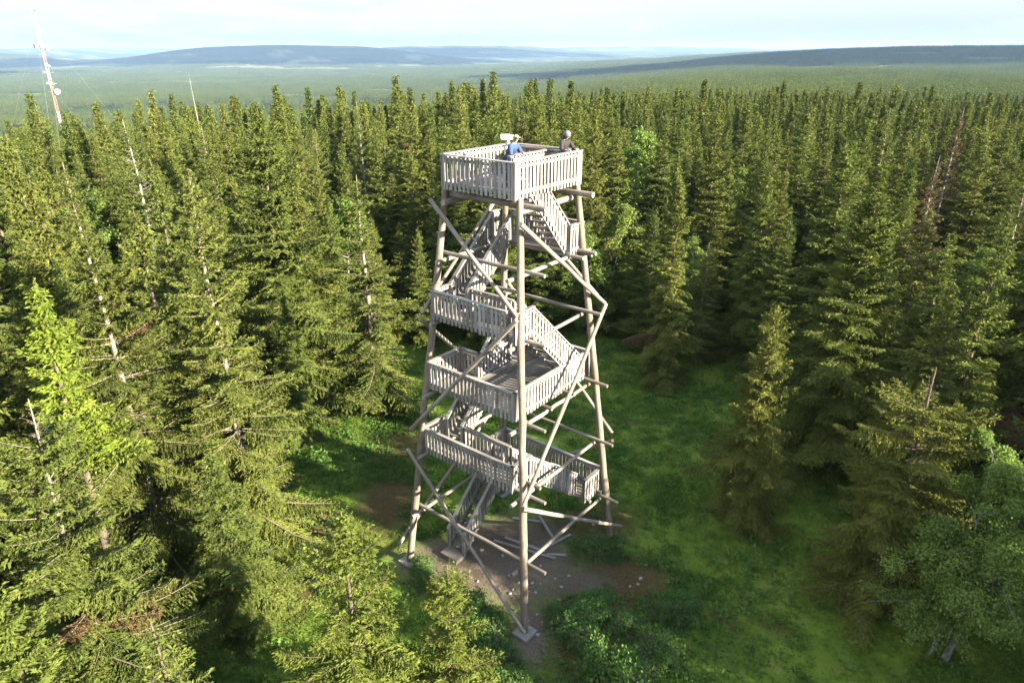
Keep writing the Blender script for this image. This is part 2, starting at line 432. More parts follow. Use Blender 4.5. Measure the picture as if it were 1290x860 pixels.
def tubes(paths, radii, n=3):
    """paths (B,K,3), radii (B,K) -> verts, quads; vectorised thin limbs"""
    B, K, _ = paths.shape
    T = np.gradient(paths, axis=1); T /= np.linalg.norm(T, axis=2, keepdims=True) + 1e-9
    ref = np.where(np.abs(T[..., 2:3]) > .9, np.array([1., 0, 0]), np.array([0, 0, 1.]))
    A = np.cross(T, ref); A /= np.linalg.norm(A, axis=2, keepdims=True) + 1e-9
    Bv = np.cross(T, A)
    th = np.arange(n) * 2 * np.pi / n
    v = paths[:, :, None] + (A[:, :, None] * np.cos(th)[None, None, :, None] + Bv[:, :, None] * np.sin(th)[None, None, :, None]) * radii[:, :, None, None]
    base = (np.arange(B) * K * n)[:, None, None] + (np.arange(K - 1) * n)[None, :, None]
    k = np.arange(n); k2 = (k + 1) % n
    q = np.stack([base + k, base + k2, base + n + k2, base + n + k], -1).reshape(-1, 4)
    return v.reshape(-1, 3), q

def spruce(seed, H=14., rmax=2.3, low=.06, whorl=.36, per=6, prof=.8, live=.12, density=1.6, tw=.40, tl=.15, twd=.032,
           gap=.12, dead_top=0., bare=0., dead_twigs=0, e_low=-.15, e_top=.75, droop=.38, up=.26, hang=.32, full=0., lod=1.0, broken=1.0, reg=0.0, dead_len=.45):
    """returns (crown verts, crown tone), (wood verts, wood quads)"""
    rs = np.random.RandomState(seed)
    lean = rs.uniform(-.02, .02, 2)
    def axis(z): return np.stack([lean[0] * z + .05 * np.sin(z * .7 + seed), lean[1] * z + .05 * np.cos(z * .6 + seed), z], -1)
    kv = []; kt = []; bp_all = []; br_all = []; dv = []
    z = H * low
    lob = rs.uniform(0, 6.28, 4)
    while z < H * .985 * broken:
        t = z / H
        npb = max(3, int(round(per * (1 if t < .9 else .75) + rs.uniform(-1, 1))))
        a0 = rs.uniform(0, 6.28)
        wob = 1 + .17 * math.sin(z * 1.9 + lob[0]) + .14 * math.sin(z * 4.3 + lob[1])
        for k in range(npb):
            az = a0 + k * 6.283 / npb + rs.uniform(-.35, .35)
            if rs.rand() < gap * (1 if t < .85 else .4): continue
            zz = z + rs.uniform(-.5, .5) * whorl * (1 - reg)
            tt = min(.99, max(.01, zz / H))
            base_r = rmax * (1 - tt) ** prof
            if full: base_r *= min(1., .55 + tt / full * .45) if tt < full else 1.
            r = base_r * wob * (1 + .15 * math.sin(2 * az + lob[2] + zz)) * rs.uniform(.52, 1.2) + .07
            if rs.rand() < .06: r *= 1.3
            dead = rs.rand() < bare or tt > 1 - dead_top
            e0 = e_low + (e_top - e_low) * tt ** 1.3 + rs.uniform(-.1, .1)
            dr = droop * (1 - tt * .7) + rs.uniform(-.06, .06); u_ = up * (1 - .4 * tt)
            ca, sa = math.cos(az), math.sin(az)
            if dead: r *= dead_len
            UO = np.array([ca * .75, sa * .75, .75])
            o = axis(np.array(zz))
            def pos(s):
                zc = r * (e0 * s - dr * s ** 2 + u_ * s ** 3)
                bend = (.06 if not dead else .16) * r * np.sin(3 * s + az * 3)
                return o + np.stack([ca * r * s - sa * bend, sa * r * s + ca * bend, zc], -1)
            ss = np.array([0, .33, .66, .93])
            if lod > .3:
                bp_all.append(pos(ss)); b0 = .006 + .009 * r
                br_all.append(np.array([b0, b0 * .75, b0 * .45, b0 * .15 + .002]) * (1.0 if not dead else .8))
            if dead:
                nd = int(8 * r * lod) + 2
                s = rs.uniform(.2, 1, nd); p = pos(s); tang = pos(np.minimum(1, s + .05)) - pos(s - .05); tang /= np.linalg.norm(tang, axis=1, keepdims=True)
                sg = rs.choice([-1, 1], nd)[:, None]
                D = tang * .6 + sg * np.array([-sa, ca, 0]) * .8 + np.array([0, 0, -.3]) + rs.normal(size=(nd, 3)) * .2
                dv.append(kites(p, D, rs.uniform(.12, .42, nd) * min(1, r), np.full(nd, .008), rs)); continue
            # twigs
            sp = .085 / density / lod ** .7
            lv = live + rs.uniform(-.05, .1) if live > .2 else live
            nt_ = max(2, int(r * (1 - lv) / sp))
            s = lv + (1 - lv) * (np.arange(nt_) + rs.uniform(0, 1, nt_)) / nt_
            s = np.concatenate([s, s, [.99]]); sg = np.concatenate([np.ones(nt_), -np.ones(nt_), [0]])
            L = (tw * r * np.maximum(0, 1 - s) ** .65 * np.minimum(1, (s - lv + .06) * 5) + tl * .7 * min(1, .25 + r)) * rs.uniform(.6, 1.25, len(s))
            L = np.minimum(L, .85)
            p = pos(s); tang = pos(np.minimum(1.03, s + .04)) - pos(s - .04); tang /= np.linalg.norm(tang, axis=1, keepdims=True) + 1e-9
            D = tang * .62 + sg[:, None] * np.array([-sa, ca, 0]) * .80 + np.array([0, 0, 1.]) * (-hang * (1 - tt * .6) * rs.uniform(.1, 1.5, len(s)))[:, None] + rs.normal(size=(len(s), 3)) * .13
            D /= np.linalg.norm(D, axis=1, keepdims=True)
            cnt = np.maximum(1, np.ceil(L / (tl * .50)).astype(int))
            idx = np.repeat(np.arange(len(s)), cnt); j = np.concatenate([np.arange(c_) for c_ in cnt])
            n = len(idx)
            f = (j + rs.uniform(0, .8, n)) / cnt[idx] * .92
            q_ = p[idx] + D[idx] * (L[idx] * f)[:, None]; q_[:, 2] -= .25 * L[idx] * f ** 2 * hang * 2
            dd = D[idx] + rs.normal(size=(n, 3)) * .30
            kv.append(kites(q_, dd, tl * min(1, .45 + .7 * r) * rs.uniform(.75, 1.35, n), twd * min(1, .5 + .7 * r) * rs.uniform(.7, 1.3, n), rs, .15, UO))
            if lv < .4 and lod > .2:
                ni = int((7 if lv < .2 else 4) * density); f_ = rs.uniform(.02, .35, ni)
                kv.append(kites(pos(f_) + rs.normal(size=(ni, 3)) * .1, np.array([ca, sa, .1]) + rs.normal(size=(ni, 3)) * .7, tl * 1.3, np.full(ni, twd * 1.3), rs, .15, UO)); kt.append(np.clip(.45 + rs.normal(size=ni) * .15, .05, 1))
            bt = rs.uniform(-.18, .18)
            kt.append(np.clip(.5 + bt + rs.normal(size=n) * .17, .0, 1) * (1. if rs.rand() > .004 else 0.))
            if dead_twigs and lv > .25:
                nd = int(dead_twigs * r)
                s = rs.uniform(.05, lv + .12, nd); p = pos(s)
                sg = rs.choice([-1, 1], nd)[:, None]
                D = np.array([ca, sa, 0]) * .6 + sg * np.array([-sa, ca, 0]) * .9 + np.array([0, 0, -.35]) + rs.normal(size=(nd, 3)) * .25
                dv.append(kites(p, D, rs.uniform(.15, .5, nd) * min(1.2, r * .6), np.full(nd, .009), rs))
        z += whorl * rs.uniform(.8, 1.2) * (1 if t < .8 else .75)
    # leader
    if broken >= 1 and dead_top == 0:
        n = int(34 * lod) + 4
        p = axis(H * rs.uniform(.95, 1.0, n)); dd = rs.normal(size=(n, 3)) * .35 + np.array([0, 0, .8])
        kv.append(kites(p, dd, tl * .8 * rs.uniform(.8, 1.3, n), np.full(n, twd * .6), rs)); kt.append(np.full(n, .6))
    zs = np.linspace(-.3, H * min(1, broken + (.05 if broken < 1 else 0)), 13 if lod > .3 else 4)
    rr = (.012 * H + .02) * (1 - zs / H * .97) + .008
    rr[0] *= 1.35
    wv, wq = tubes(axis(zs)[None], rr[None], 8 if lod > .3 else 4)
    if bp_all:
        bv, bq = tubes(np.stack(bp_all), np.stack(br_all), 3)
        wq = np.concatenate([wq, bq + len(wv)]); wv = np.concatenate([wv, bv])
    if dv:
        d_ = np.concatenate(dv); q2 = np.arange(len(d_)).reshape(-1, 4)
        wq = np.concatenate([wq, q2 + len(wv)]); wv = np.concatenate([wv, d_])
    if kv:
        return (np.concatenate(kv), np.concatenate(kt)), (wv, wq)
    return None, (wv, wq)

def tree_meshes(nm, res, needle="needle", bark="bark"):
    cr, (wv, wq) = res
    out_ = {}
    wm = np_mesh(nm + "_wood", wv, wq, smooth=True); wm.materials.append(M[bark]); out_["trunk"] = wm
    if cr is not None:
        cm = np_mesh(nm + "_crown", cr[0], np.arange(len(cr[0])).reshape(-1, 4), attr={"tone": cr[1]}); cm.materials.append(M[needle]); out_["crown"] = cm
    return out_

def joined_mesh(nm, res, needle="needle", bark="bark"):
    cr, (wv, wq) = res
    v = np.concatenate([cr[0], wv]); n = len(cr[0])
    qd = np.concatenate([np.arange(n).reshape(-1, 4), wq + n])
    me = np_mesh(nm, v, qd, attr={"tone": np.concatenate([cr[1], np.zeros(len(wq))])}, mat_idx=np.concatenate([np.zeros(n // 4), np.ones(len(wq))]))
    me.materials.append(M[needle]); me.materials.append(M[bark]); return me

TM = {}
# forest spruces of different habit (all about 14 m tall before scaling)
TM["dense_a"] = tree_meshes("dense_a", spruce(11, 14, 3.0, .05, .36, 7, 1.0, live=.10, gap=.16, dead_twigs=2, bare=.03))
TM["dense_b"] = tree_meshes("dense_b", spruce(12, 14, 2.5, .05, .35, 7, .92, live=.08, droop=.5, gap=.18, bare=.03))
TM["dense_c"] = tree_meshes("dense_c", spruce(13, 14, 3.3, .05, .38, 8, 1.1, live=.10, e_low=-.05, up=.34, gap=.16, bare=.04))
TM["loose_d"] = tree_meshes("loose_d", spruce(14, 14, 2.8, .05, .38, 7, .95, live=.16, gap=.2, dead_twigs=5, bare=.10))
TM["narrow_e"] = tree_meshes("narrow_e", spruce(15, 14, 2.1, .05, .33, 7, .82, live=.05, droop=.62, gap=.12, hang=.5, bare=.02))
TM["loose_f"] = tree_meshes("loose_f", spruce(16, 14, 2.6, .05, .40, 7, .88, live=.2, gap=.24, dead_twigs=8, bare=.2, dead_top=.02), bark="pale_bark")
TM["half_dead"] = tree_meshes("half_dead", spruce(19, 14, 2.4, .05, .38, 8, .85, live=.28, gap=.18, dead_twigs=12, bare=.36, dead_top=.03, dead_len=.7), bark="snag")
TM["snag"] = tree_meshes("snag", spruce(17, 14, 1.4, .25, .42, 5, .6, bare=1.0, gap=.25), bark="snag")
TM["dry"] = tree_meshes("dry", spruce(18, 14, 2.0, .1, .38, 7, .9, live=.25, gap=.18, dead_twigs=8, bare=.22, dead_top=.03), needle="needle_dry", bark="snag")
NKINDS = ["dense_a", "dense_b", "dense_c", "loose_d", "narrow_e", "loose_f"]
HB = 14.0

def plant_tree(name, kind, x, y, h, rz, label, cat="tree", group=None, sxy=1.0, zoff=0.0):
    t = empty(name, (x, y, float(terrain(x, y)) + zoff), rz)
    s = h / (HB if kind in TM and kind not in OWNH else OWNH[kind])
    t.scale = (s * sxy, s * sxy, s)
    t.rotation_euler = (lean_rng.uniform(-.022, .022), lean_rng.uniform(-.022, .022), rz)
    tag(t, label, cat, group)
    for part, me in TM[kind].items():
        o = bpy.data.objects.new(part, me); COL.objects.link(o); o.parent = t
    return t
OWNH = {}
lean_rng = np.random.RandomState(3)

# --- the trees one can single out round the clearing
def own(kind, h, res, **kw):
    TM[kind] = tree_meshes(kind, res, **kw); OWNH[kind] = h
NEAR = dict(tl=.125, twd=.022, density=2.1)
own("bare_trunk", 16.2, spruce(21, 16.2, 3.6, .11, .36, 8, .92, live=.20, gap=.08, dead_twigs=12, bare=.10, e_low=-.12, tw=.42, **NEAR), bark="pale_bark")
own("shaggy", 16.6, spruce(22, 16.6, 3.5, .05, .34, 8, .88, live=.18, gap=.10, dead_twigs=12, bare=.12, tw=.42, **NEAR), bark="pale_bark")
own("young", 14.0, spruce(23, 14.0, 2.7, .58, .50, 10, .95, live=.05, gap=.02, e_low=.10, e_top=.45, droop=.10, up=.10, hang=.06, reg=.92, tw=.5, tl=.13, twd=.026, density=2.8), needle="needle_young")
own("bushy", 12.4, spruce(24, 12.4, 3.4, .05, .34, 8, .70, live=.15, gap=.10, dead_twigs=12, bare=.10, dead_top=.09, **NEAR), bark="pale_bark")
own("corner", 11.6, spruce(25, 11.6, 2.9, .05, .36, 8, .95, live=.1, gap=.08, tl=.105, twd=.018, density=2.6), needle="needle_fresh")
own("spindly", 10.2, spruce(26, 10.2, 2.0, .05, .45, 6, .7, live=.25, gap=.3, dead_twigs=7, bare=.22, tl=.11, twd=.019, density=2.2))
own("front", 9.6, spruce(27, 9.6, 2.75, .06, .36, 7, .80, live=.12, gap=.14, dead_twigs=6, tl=.105, twd=.018, density=2.6), needle="needle_fresh")
own("front_twin", 8.2, spruce(28, 8.2, 2.0, .06, .36, 7, .78, live=.12, gap=.16, dead_twigs=7, dead_top=.05, tl=.105, twd=.018, density=2.6), needle="needle_fresh")
own("lone", 10.6, spruce(29, 10.6, 2.3, .02, .30, 9, .66, live=.10, gap=.12, dead_twigs=6, bare=.12, hang=.55, droop=.5, **NEAR))
own("broad", 15.2, spruce(30, 15.2, 3.7, .04, .34, 8, .85, live=.08, gap=.12, tl=.14, twd=.027, density=1.9))
own("broken", 9.8, spruce(31, 12.5, 3.1, .03, .34, 7, .55, live=.2, gap=.18, dead_twigs=9, bare=.12, dead_top=.22, broken=.86, dead_len=.30, hang=.45, **NEAR))

def birch(seed, H, spread, stems=2, leaf=.075, nleaf=13000, low=.28, lean=(0, 0)):
    rs = np.random.RandomState(seed)
    wv = []; wq = []; nv = 0; ends = []
    def add(path, r0, r1, n=5):
        nonlocal nv
        K = len(path)
        v, q_ = tubes(np.array(path)[None], np.linspace(r0, r1, K)[None], n)
        wv.append(v); wq.append(q_ + nv); nv += len(v)
    for st in range(stems):
        a = rs.uniform(0, 6.28); out_ = rs.uniform(.12, .3) * spread
        t = np.linspace(0, 1, 9)
        hs = H * rs.uniform(.82, 1.0)
        px = lean[0] * t ** 1.3 + math.cos(a) * out_ * t ** 1.4 + .12 * np.sin(5 * t + st); py = lean[1] * t ** 1.3 + math.sin(a) * out_ * t ** 1.4 + .12 * np.cos(4 * t + st)
        path = np.stack([px + .12 * math.cos(a), py + .12 * math.sin(a), hs * t - .2], -1)
        add(path, .008 * H + .012, .012, 8)
        nl = int(16 + 1.6 * H)
        for k in range(nl):
            tt = low + (1 - low) * (k + rs.rand()) / nl
            p0 = np.array([np.interp(tt, t, path[:, i]) for i in range(3)])
            az = rs.uniform(0, 6.28); L = spread * (1.05 - tt) ** .55 * rs.uniform(.45, .85) * (.5 + .5 * min(1, (tt - low) * 5 + .5))
            ss = np.linspace(0, 1, 5)
            el = .25 + .9 * tt
            lp = p0 + np.stack([math.cos(az) * L * ss, math.sin(az) * L * ss, L * (el * ss - .55 * ss ** 2)], -1) + rs.normal(size=(5, 3)) * .03 * L * ss[:, None]
            add(lp, .03 * L / 2 + .008, .006, 4)
            for m_ in range(7):
                s0 = rs.uniform(.3, 1); q0 = np.array([np.interp(s0, ss, lp[:, i]) for i in range(3)])
                a2 = az + rs.uniform(-1.3, 1.3); l2 = L * rs.uniform(.2, .42)
                s3 = np.linspace(0, 1, 4)
                tp = q0 + np.stack([math.cos(a2) * l2 * s3, math.sin(a2) * l2 * s3, l2 * (.35 * s3 - .75 * s3 ** 2)], -1)
                add(tp, .007, .003, 3); ends.append(tp)
    ends = np.array(ends)
    n = nleaf
    ci = rs.randint(0, len(ends), n); u = rs.uniform(.15, 1.05, n); ip = np.clip(u * 3, 0, 2.999); i0 = ip.astype(int); f = (ip - i0)[:, None]
    p = ends[ci, i0] * (1 - f) + ends[ci, i0 + 1] * f + rs.normal(size=(n, 3)) * .11
    D = rs.normal(size=(n, 3)) * .8 + np.array([0, 0, -.35])
    ctone = rs.normal(size=len(ends)) * .2
    kv = kites(p, D, leaf * rs.uniform(.9, 1.7, n), leaf * .42 * rs.uniform(.8, 1.3, n), rs, .1, np.array([0, 0, 1.]), .6)
    return (kv, np.clip(.5 + ctone[ci] + rs.normal(size=n) * .16, 0, 1)), (np.concatenate(wv), np.concatenate(wq))

own("birch", 8.6, birch(41, 8.6, 4.2, 3, .062, 110000, .25, (1.2, .2)), needle="leaf", bark="birch_bark")
own("sapling", 6.0, birch(42, 6.0, 1.9, 1, .07, 16000, .15), needle="leaf", bark="birch_bark")
own("bare_birch", 6.2, birch(43, 6.2, 1.6, 1, .08, 700, .3, (.9, 0)), needle="leaf", bark="birch_bark")
own("bush", 1.5, birch(44, 1.5, 1.7, 4, .08, 3600, .1), needle="shrub", bark="bark")
own("bush_low", 0.95, birch(45, 0.95, 1.7, 5, .075, 2200, .08), needle="shrub", bark="bark")

heroes = []   # (x, y, clearance)
def hero(name, kind, x, y, h, rz, label, cat="tree", group=None, sxy=1.0, clear=2.4):
    heroes.append((x, y, clear)); return plant_tree(name, kind, x, y, h, rz, label, cat, group, sxy)

hero("spruce_tree", "bare_trunk", -11.0, 23.8, 16.1, .4, "tall sunlit spruce with long bare pale trunk showing between its branches, left of the clearing", clear=2.9, sxy=.92)
hero("spruce_tree", "shaggy", -14.2, 22.4, 16.6, 2.0, "shaggy sunlit spruce with many grey dead twigs, left of the tall bare-trunked spruce", clear=2.5, sxy=.88)
hero("spruce_tree", "young", -13.5, 18.0, 14.1, 1.1, "bright yellow-green young spruce with neat level tiers of branches at the left edge", sxy=1.0, clear=2.3)
hero("spruce_tree", "bushy", -11.7, 14.3, 12.2, 0.3, "bushy spruce with a dead grey top below the bright young spruce", sxy=.88, clear=2.6)
hero("spruce_tree", "dense_b", -9.7, 19.4, 7.8, 1.7, "shorter dense spruce below the tall bare-trunked spruce, filling the gap beside the grey-topped bushy one", clear=1.6, sxy=1.45)
hero("spruce_tree", "corner", -8.9, 9.4, 11.6, 2.6, "bright green spruce cut off by the bottom left corner", clear=2.2)
hero("spruce_tree", "spindly", -7.0, 10.2, 9.9, 0.8, "thin spindly spruce with bare lower twigs beside the corner spruce at bottom left", clear=1.8)
hero("spruce_tree", "front", -4.1, 13.5, 9.6, 1.3, "fresh green spruce in front of the tower at the bottom edge, seen from above", clear=2.4)
hero("spruce_tree", "front_twin", -1.75, 13.6, 7.9, 0.2, "smaller spruce with a dry brown tip nearest the tower's front leg", clear=1.6)
hero("spruce_tree", "broad", -12.7, 35.8, 17.4, .9, "big dark spruce with a shaded left side at the back left of the clearing", clear=2.6)
hero("spruce_tree", "loose_f", -8.2, 36.8, 13.9, .5, "grey twiggy half-dead spruce close behind the tower on its left", clear=2.0, sxy=1.15)
hero("spruce_tree", "narrow_e", 15.9, 43.0, 12.9, .2, "pointed dark green spruce at the right back edge of the clearing", clear=2.0)
hero("spruce_tree", "narrow_e", 9.7, 39.6, 13.2, 1.9, "slender spruce whose boughs sweep the grass right behind the tower", clear=2.0)
hero("spruce_tree", "lone", 10.6, 25.7, 10.5, 2.2, "lone spruce standing in the grass right of the tower with only its tip in sun", sxy=.8, clear=2.5)
hero("spruce_tree", "broad", 16.2, 30.2, 15.2, 3.9, "broad spruce lit on its right side behind the lone spruce in the grass", clear=2.8)
hero("spruce_tree", "broken", 14.6, 21.2, 8.7, 1.0, "dark spruce with a bare broken trunk for a top, left of the pale birch", clear=2.6)
hero("birch_tree", "birch", 15.3, 18.0, 8.5, 0.6, "pale green spreading birch with leaning stems in the bottom right corner", sxy=1.12, clear=2.8)
hero("birch_tree", "bare_birch", 22.0, 27.3, 6.0, 2.0, "nearly leafless birch with pale peeling trunk at the right edge", clear=1.5)
hero("birch_tree", "sapling", 5.9, 47.5, 9.0, 0.3, "pale green broadleaf tree just behind the tower's upper right side", clear=1.6, sxy=1.1)
hero("birch_tree", "sapling", 12.9, 47.5, 8.2, 1.9, "light green broadleaf sapling between dark spruces right of the tower", clear=1.6)
hero("birch_tree", "sapling", 27.5, 40.0, 9.4, 2.9, "light green broadleaf tree among the spruces near the right edge", clear=2.0, sxy=1.3)
hero("spruce_tree", "loose_d", 20.6, 27.6, 14.1, 1.0, "ragged spruce with hanging side boughs lit at the right edge", clear=2.2, sxy=.9)
hero("dead_tree", "dry", 32.9, 52.6, 15.8, .4, "brown dying spruce rising above the others at the upper right", clear=1.5, sxy=.8)
hero("dead_tree", "half_dead", -23.5, 44.0, 15.9, .4, "half-dead spruce with a long pale bare trunk in the upper left forest", clear=1.5)
hero("dead_tree", "snag", -36.0, 82.0, 18.0, 2.4, "bare bleached spike of a dead spruce on the left skyline beside the mast", clear=1.5, sxy=.55)
hero("dead_tree", "half_dead", -12.5, 60.0, 15.8, 1.4, "thin pale dead trunk standing among spruces left of the tower top", clear=1.4, sxy=.7)
hero("dead_tree", "half_dead", -29.0, 41.0, 14.4, 3.0, "grey half-dead spruce at the far left with drooping dead twigs", clear=1.5, sxy=.8)
hero("dead_tree", "dry", 25.4, 41.5, 14.2, 2.2, "dry grey spruce with bare hanging twigs near the light green sapling", clear=1.5)

# --- the closed forest
CLEAR = np.array([(-12.0, 8), (-11.8, 15), (-11.9, 21.4), (-9.6, 24.3), (-9.2, 26.5), (-11.6, 32.2), (-14.2, 38.8), (-11, 40.5), (-8, 42.5), (-6.4, 45), (-.3, 46.5),
                  (6.7, 47.5), (10.4, 43), (12.6, 38.7), (13.2, 32), (17, 31.5), (17, 26), (18.5, 22), (20.0, 17), (19, 7), (12, -6), (-8, -6)])
def in_poly(x, y, poly):
    c = np.zeros(len(x), bool); j = len(poly) - 1
    for i in range(len(poly)):
        xi, yi = poly[i]; xj, yj = poly[j]
        c ^= ((yi > y) != (yj > y)) & (x < (xj - xi) * (y - yi) / (yj - yi + 1e-12) + xi); j = i
    return c
SP = 3.4
gx, gy = np.meshgrid(np.arange(-240, 300, SP), np.arange(-36, 320, SP))
fx = (gx + (np.arange(gx.shape[0]) % 2)[:, None] * SP / 2).ravel(); fy = gy.ravel()
fx = fx + rng.uniform(-.42, .42, len(fx)) * SP; fy = fy + rng.uniform(-.42, .42, len(fy)) * SP
keep = ~in_poly(fx, fy, CLEAR)
keep &= np.hypot(fx - 25.5, fy - 33.5) > 3.0
for hx, hy, hc in heroes: keep &= np.hypot(fx - hx, fy - hy) > hc + .35
keep &= rng.rand(len(fx)) > .10
keep &= hash_noise(fx, fy, 17, 77) > .10
fx, fy = fx[keep], fy[keep]
fr = np.hypot(fx, fy)
fh = 12.9 + (hash_noise(fx, fy, 22, 51) - .5) * 4.0 + rng.normal(size=len(fx)) * 2.4
azf = np.degrees(np.arctan2(fx, fy))
far_low = smooth((fr - 55) / 35) * smooth((azf + 2) / 14)
fh = fh * (1 - far_low) + far_low * (11.6 + (fh - 12.9) * .6)
belt = (fx > 17) & (fx < 42) & (fy < 17)
fh = np.where(belt, 14.6 + rng.normal(size=len(fx)) * 1.2, fh)
fh = np.clip(fh, 5.5, 18.0)
fz = terrain(fx, fy)
pxx, pyy = project(fx, fy, fz + fh)
pxm, pym = project(fx, fy, fz + fh * .6)
inside = ((pxx > -60) & (pxx < 1350) & (pyy > 20) & (pyy < 880)) | ((pxm > -40) & (pxm < 1330) & (pym > 20) & (pym < 870))
inside &= fy > 2
order = np.argsort(fr + np.where(inside, 0, 1e6))
NTHING = 270
things = order[:NTHING]
near_all = (fr < 75)
cut = fr[things[-1]]
print("forest: candidates", len(fx), "in frame", inside.sum(), "thing cut radius", round(float(cut), 1))
probs = [.26, .22, .16, .14, .15, .07]
kindi = rng.choice(6, len(fx), p=probs)
ZONES = [("one of the close-set green spruces of the sunlit stand at the left of the photo", "spruces of the sunlit left stand"),
         ("one of the green spruces packed together in the middle of the forest behind the tower", "spruces of the forest behind the tower"),
         ("one of the side-lit green spruces massed in the forest right of the tower", "spruces of the right-hand forest")]
BL = "pale green broadleaf tree strewn among the dark spruces of the forest"
strewn = set(rng.choice(things[25:], 9, replace=False).tolist())
for i in things:
    if i in strewn:
        plant_tree("birch_tree", "sapling", fx[i], fy[i], fh[i] * .78, rng.uniform(0, 6.28), BL, "tree", "broadleaf trees strewn in the forest", sxy=1.15); continue
    zi = 0 if pxm[i] < 430 else (1 if pxm[i] < 830 else 2)
    plant_tree("spruce_tree", NKINDS[kindi[i]], fx[i], fy[i], fh[i], rng.uniform(0, 6.28), ZONES[zi][0], "tree", ZONES[zi][1], sxy=rng.uniform(.82, 1.3))

# --- the rest of the forest: one mass
MIDS = [joined_mesh("forest_tree_%d" % k, spruce(60 + k, 14, [2.5, 2.1, 2.8, 1.8][k], .05, .45, 6, [1.0, .92, 1.1, .85][k], lod=.29, density=1.6, tl=.24, twd=.06)) for k in range(4)]
def far_patch(seed, size=30, n=46, blades=100, fat=.92):
    rs = np.random.RandomState(seed); g = int(math.sqrt(n))
    cx, cy = np.meshgrid((np.arange(g) + .5) / g * size - size / 2, (np.arange(g) + .5) / g * size - size / 2)
    cx = cx.ravel() + rs.uniform(-2, 2, g * g); cy = cy.ravel() + rs.uniform(-2, 2, g * g)
    V = []; T = []
    for x, y in zip(cx, cy):
        h = rs.uniform(9.5, 15.5); r = rs.uniform(1.5, 2.3); m_ = blades
        t = rs.uniform(0.02, 1, m_) ** 1.25; a = rs.uniform(0, 6.28, m_)
        p = np.stack([x + 0 * a, y + 0 * a, h * t], -1)
        rr = r * fat * (1 - t) ** 1.05 + .08
        D = np.stack([np.cos(a), np.sin(a), .25 - .7 * (1 - t)], -1)
        V.append(kites(p, D, rr * 1.15, rr * .24 * fat / 1.2 + .07, rs, .15, np.stack([np.cos(a), np.sin(a), .8 + 0 * a], -1))); T.append(np.clip(.27 + rs.normal() * .17 + rs.normal(size=m_) * .15, .05, 1))
    v = np.concatenate(V)
    me = np_mesh("forest_patch_%d" % seed, v, np.arange(len(v)).reshape(-1, 4), attr={"tone": np.concatenate(T)}); me.materials.append(M["needle"]); return me
PATS = [far_patch(k, 30) for k in range(4)] + [far_patch(k, 66, 144, 26, 1.25) for k in (5, 6)]
tcol = bpy.data.collections.new("forest_sources")
for k, me in enumerate(MIDS + PATS):
    o = bpy.data.objects.new("source_%02d" % k, me); tcol.objects.link(o)

rest = np.ones(len(fx), bool); rest[things] = False
azd = np.degrees(np.arctan2(fx, fy))
rest &= ((fr < 70) & (fy < 40) & (fx > -30) | ((np.abs(azd) < 44) & (fy > 20)))
lim = np.interp(azd, [-44, -10, 5, 44], [150, 190, 260, 300])
rest &= fr < lim
ri = np.where(rest)[0]
pts = np.stack([fx[ri], fy[ri], fz[ri]], -1); idx = rng.randint(0, 4, len(ri)); rz = rng.uniform(0, 6.28, len(ri)); sc = fh[ri] / 14
# patches farther out
PX, PY = np.meshgrid(np.arange(-2700, 2700, 29.), np.arange(60, 3700, 29.))
PX = PX.ravel() + rng.uniform(-3, 3, PX.size); PY = PY.ravel() + rng.uniform(-3, 3, PY.size)
pr = np.hypot(PX, PY); pa = np.degrees(np.arctan2(PX, PY))
l0 = np.interp(pa, [-44, -10, 5, 44], [150, 190, 260, 300]); l1 = np.interp(pa, [-44, -20, -5, 3, 10, 44], [3500] * 6)
ok = (np.abs(pa) < 42) & (pr > l0 + 14) & (pr < l1)
near_hide = (pr > 330) & (pr < 2000) & (pa < -8)          # slope facing away from the hilltop
ok &= ~near_hide | (rng.rand(len(pr)) < .35)
ok &= openings(PX, PY) < .5
PX, PY = PX[ok], PY[ok]; PZ = terrain(PX, PY)
pts = np.concatenate([pts, np.stack([PX, PY, PZ - .3], -1)]); n2_ = len(PX)
idx = np.concatenate([idx, 4 + rng.randint(0, 4, n2_)]); rz = np.concatenate([rz, rng.randint(0, 4, n2_) * math.pi / 2 + rng.uniform(-.15, .15, n2_)]); sc = np.concatenate([sc, rng.uniform(.9, 1.12, n2_)])
QX, QY = np.meshgrid(np.arange(-4700, 4700, 64.), np.arange(2300, 6700, 64.))
QX = QX.ravel() + rng.uniform(-8, 8, QX.size); QY = QY.ravel() + rng.uniform(-8, 8, QY.size)
qr = np.hypot(QX, QY); qa = np.degrees(np.arctan2(QX, QY)); ok = (np.abs(qa) < 41) & (qr > 3530) & (qr < 6500) & (rng.rand(QX.size) > .06)
ok &= openings(QX, QY) < .5
QX, QY = QX[ok], QY[ok]
pts = np.concatenate([pts, np.stack([QX, QY, terrain(QX, QY) - .5], -1)]); n3_ = len(QX)
idx = np.concatenate([idx, 8 + rng.randint(0, 2, n3_)]); rz = np.concatenate([rz, rng.randint(0, 4, n3_) * math.pi / 2]); sc = np.concatenate([sc, rng.uniform(.9, 1.15, n3_)])
print(n3_, "forest mass: single", len(ri), "patches", n2_)
me = bpy.data.meshes.new("forest"); me.vertices.add(len(pts)); me.vertices.foreach_set("co", pts.astype(np.float32).ravel())
a = me.attributes.new("src", "INT", "POINT"); a.data.foreach_set("value", idx.astype(np.int32))
rv = np.zeros((len(pts), 3), np.float32); rv[:, 2] = rz
a = me.attributes.new("rot", "FLOAT_VECTOR", "POINT"); a.data.foreach_set("vector", rv.ravel())
a = me.attributes.new("siz", "FLOAT", "POINT"); a.data.foreach_set("value", sc.astype(np.float32))
fo = bpy.data.objects.new("forest", me); COL.objects.link(fo)
tag(fo, kind="stuff")
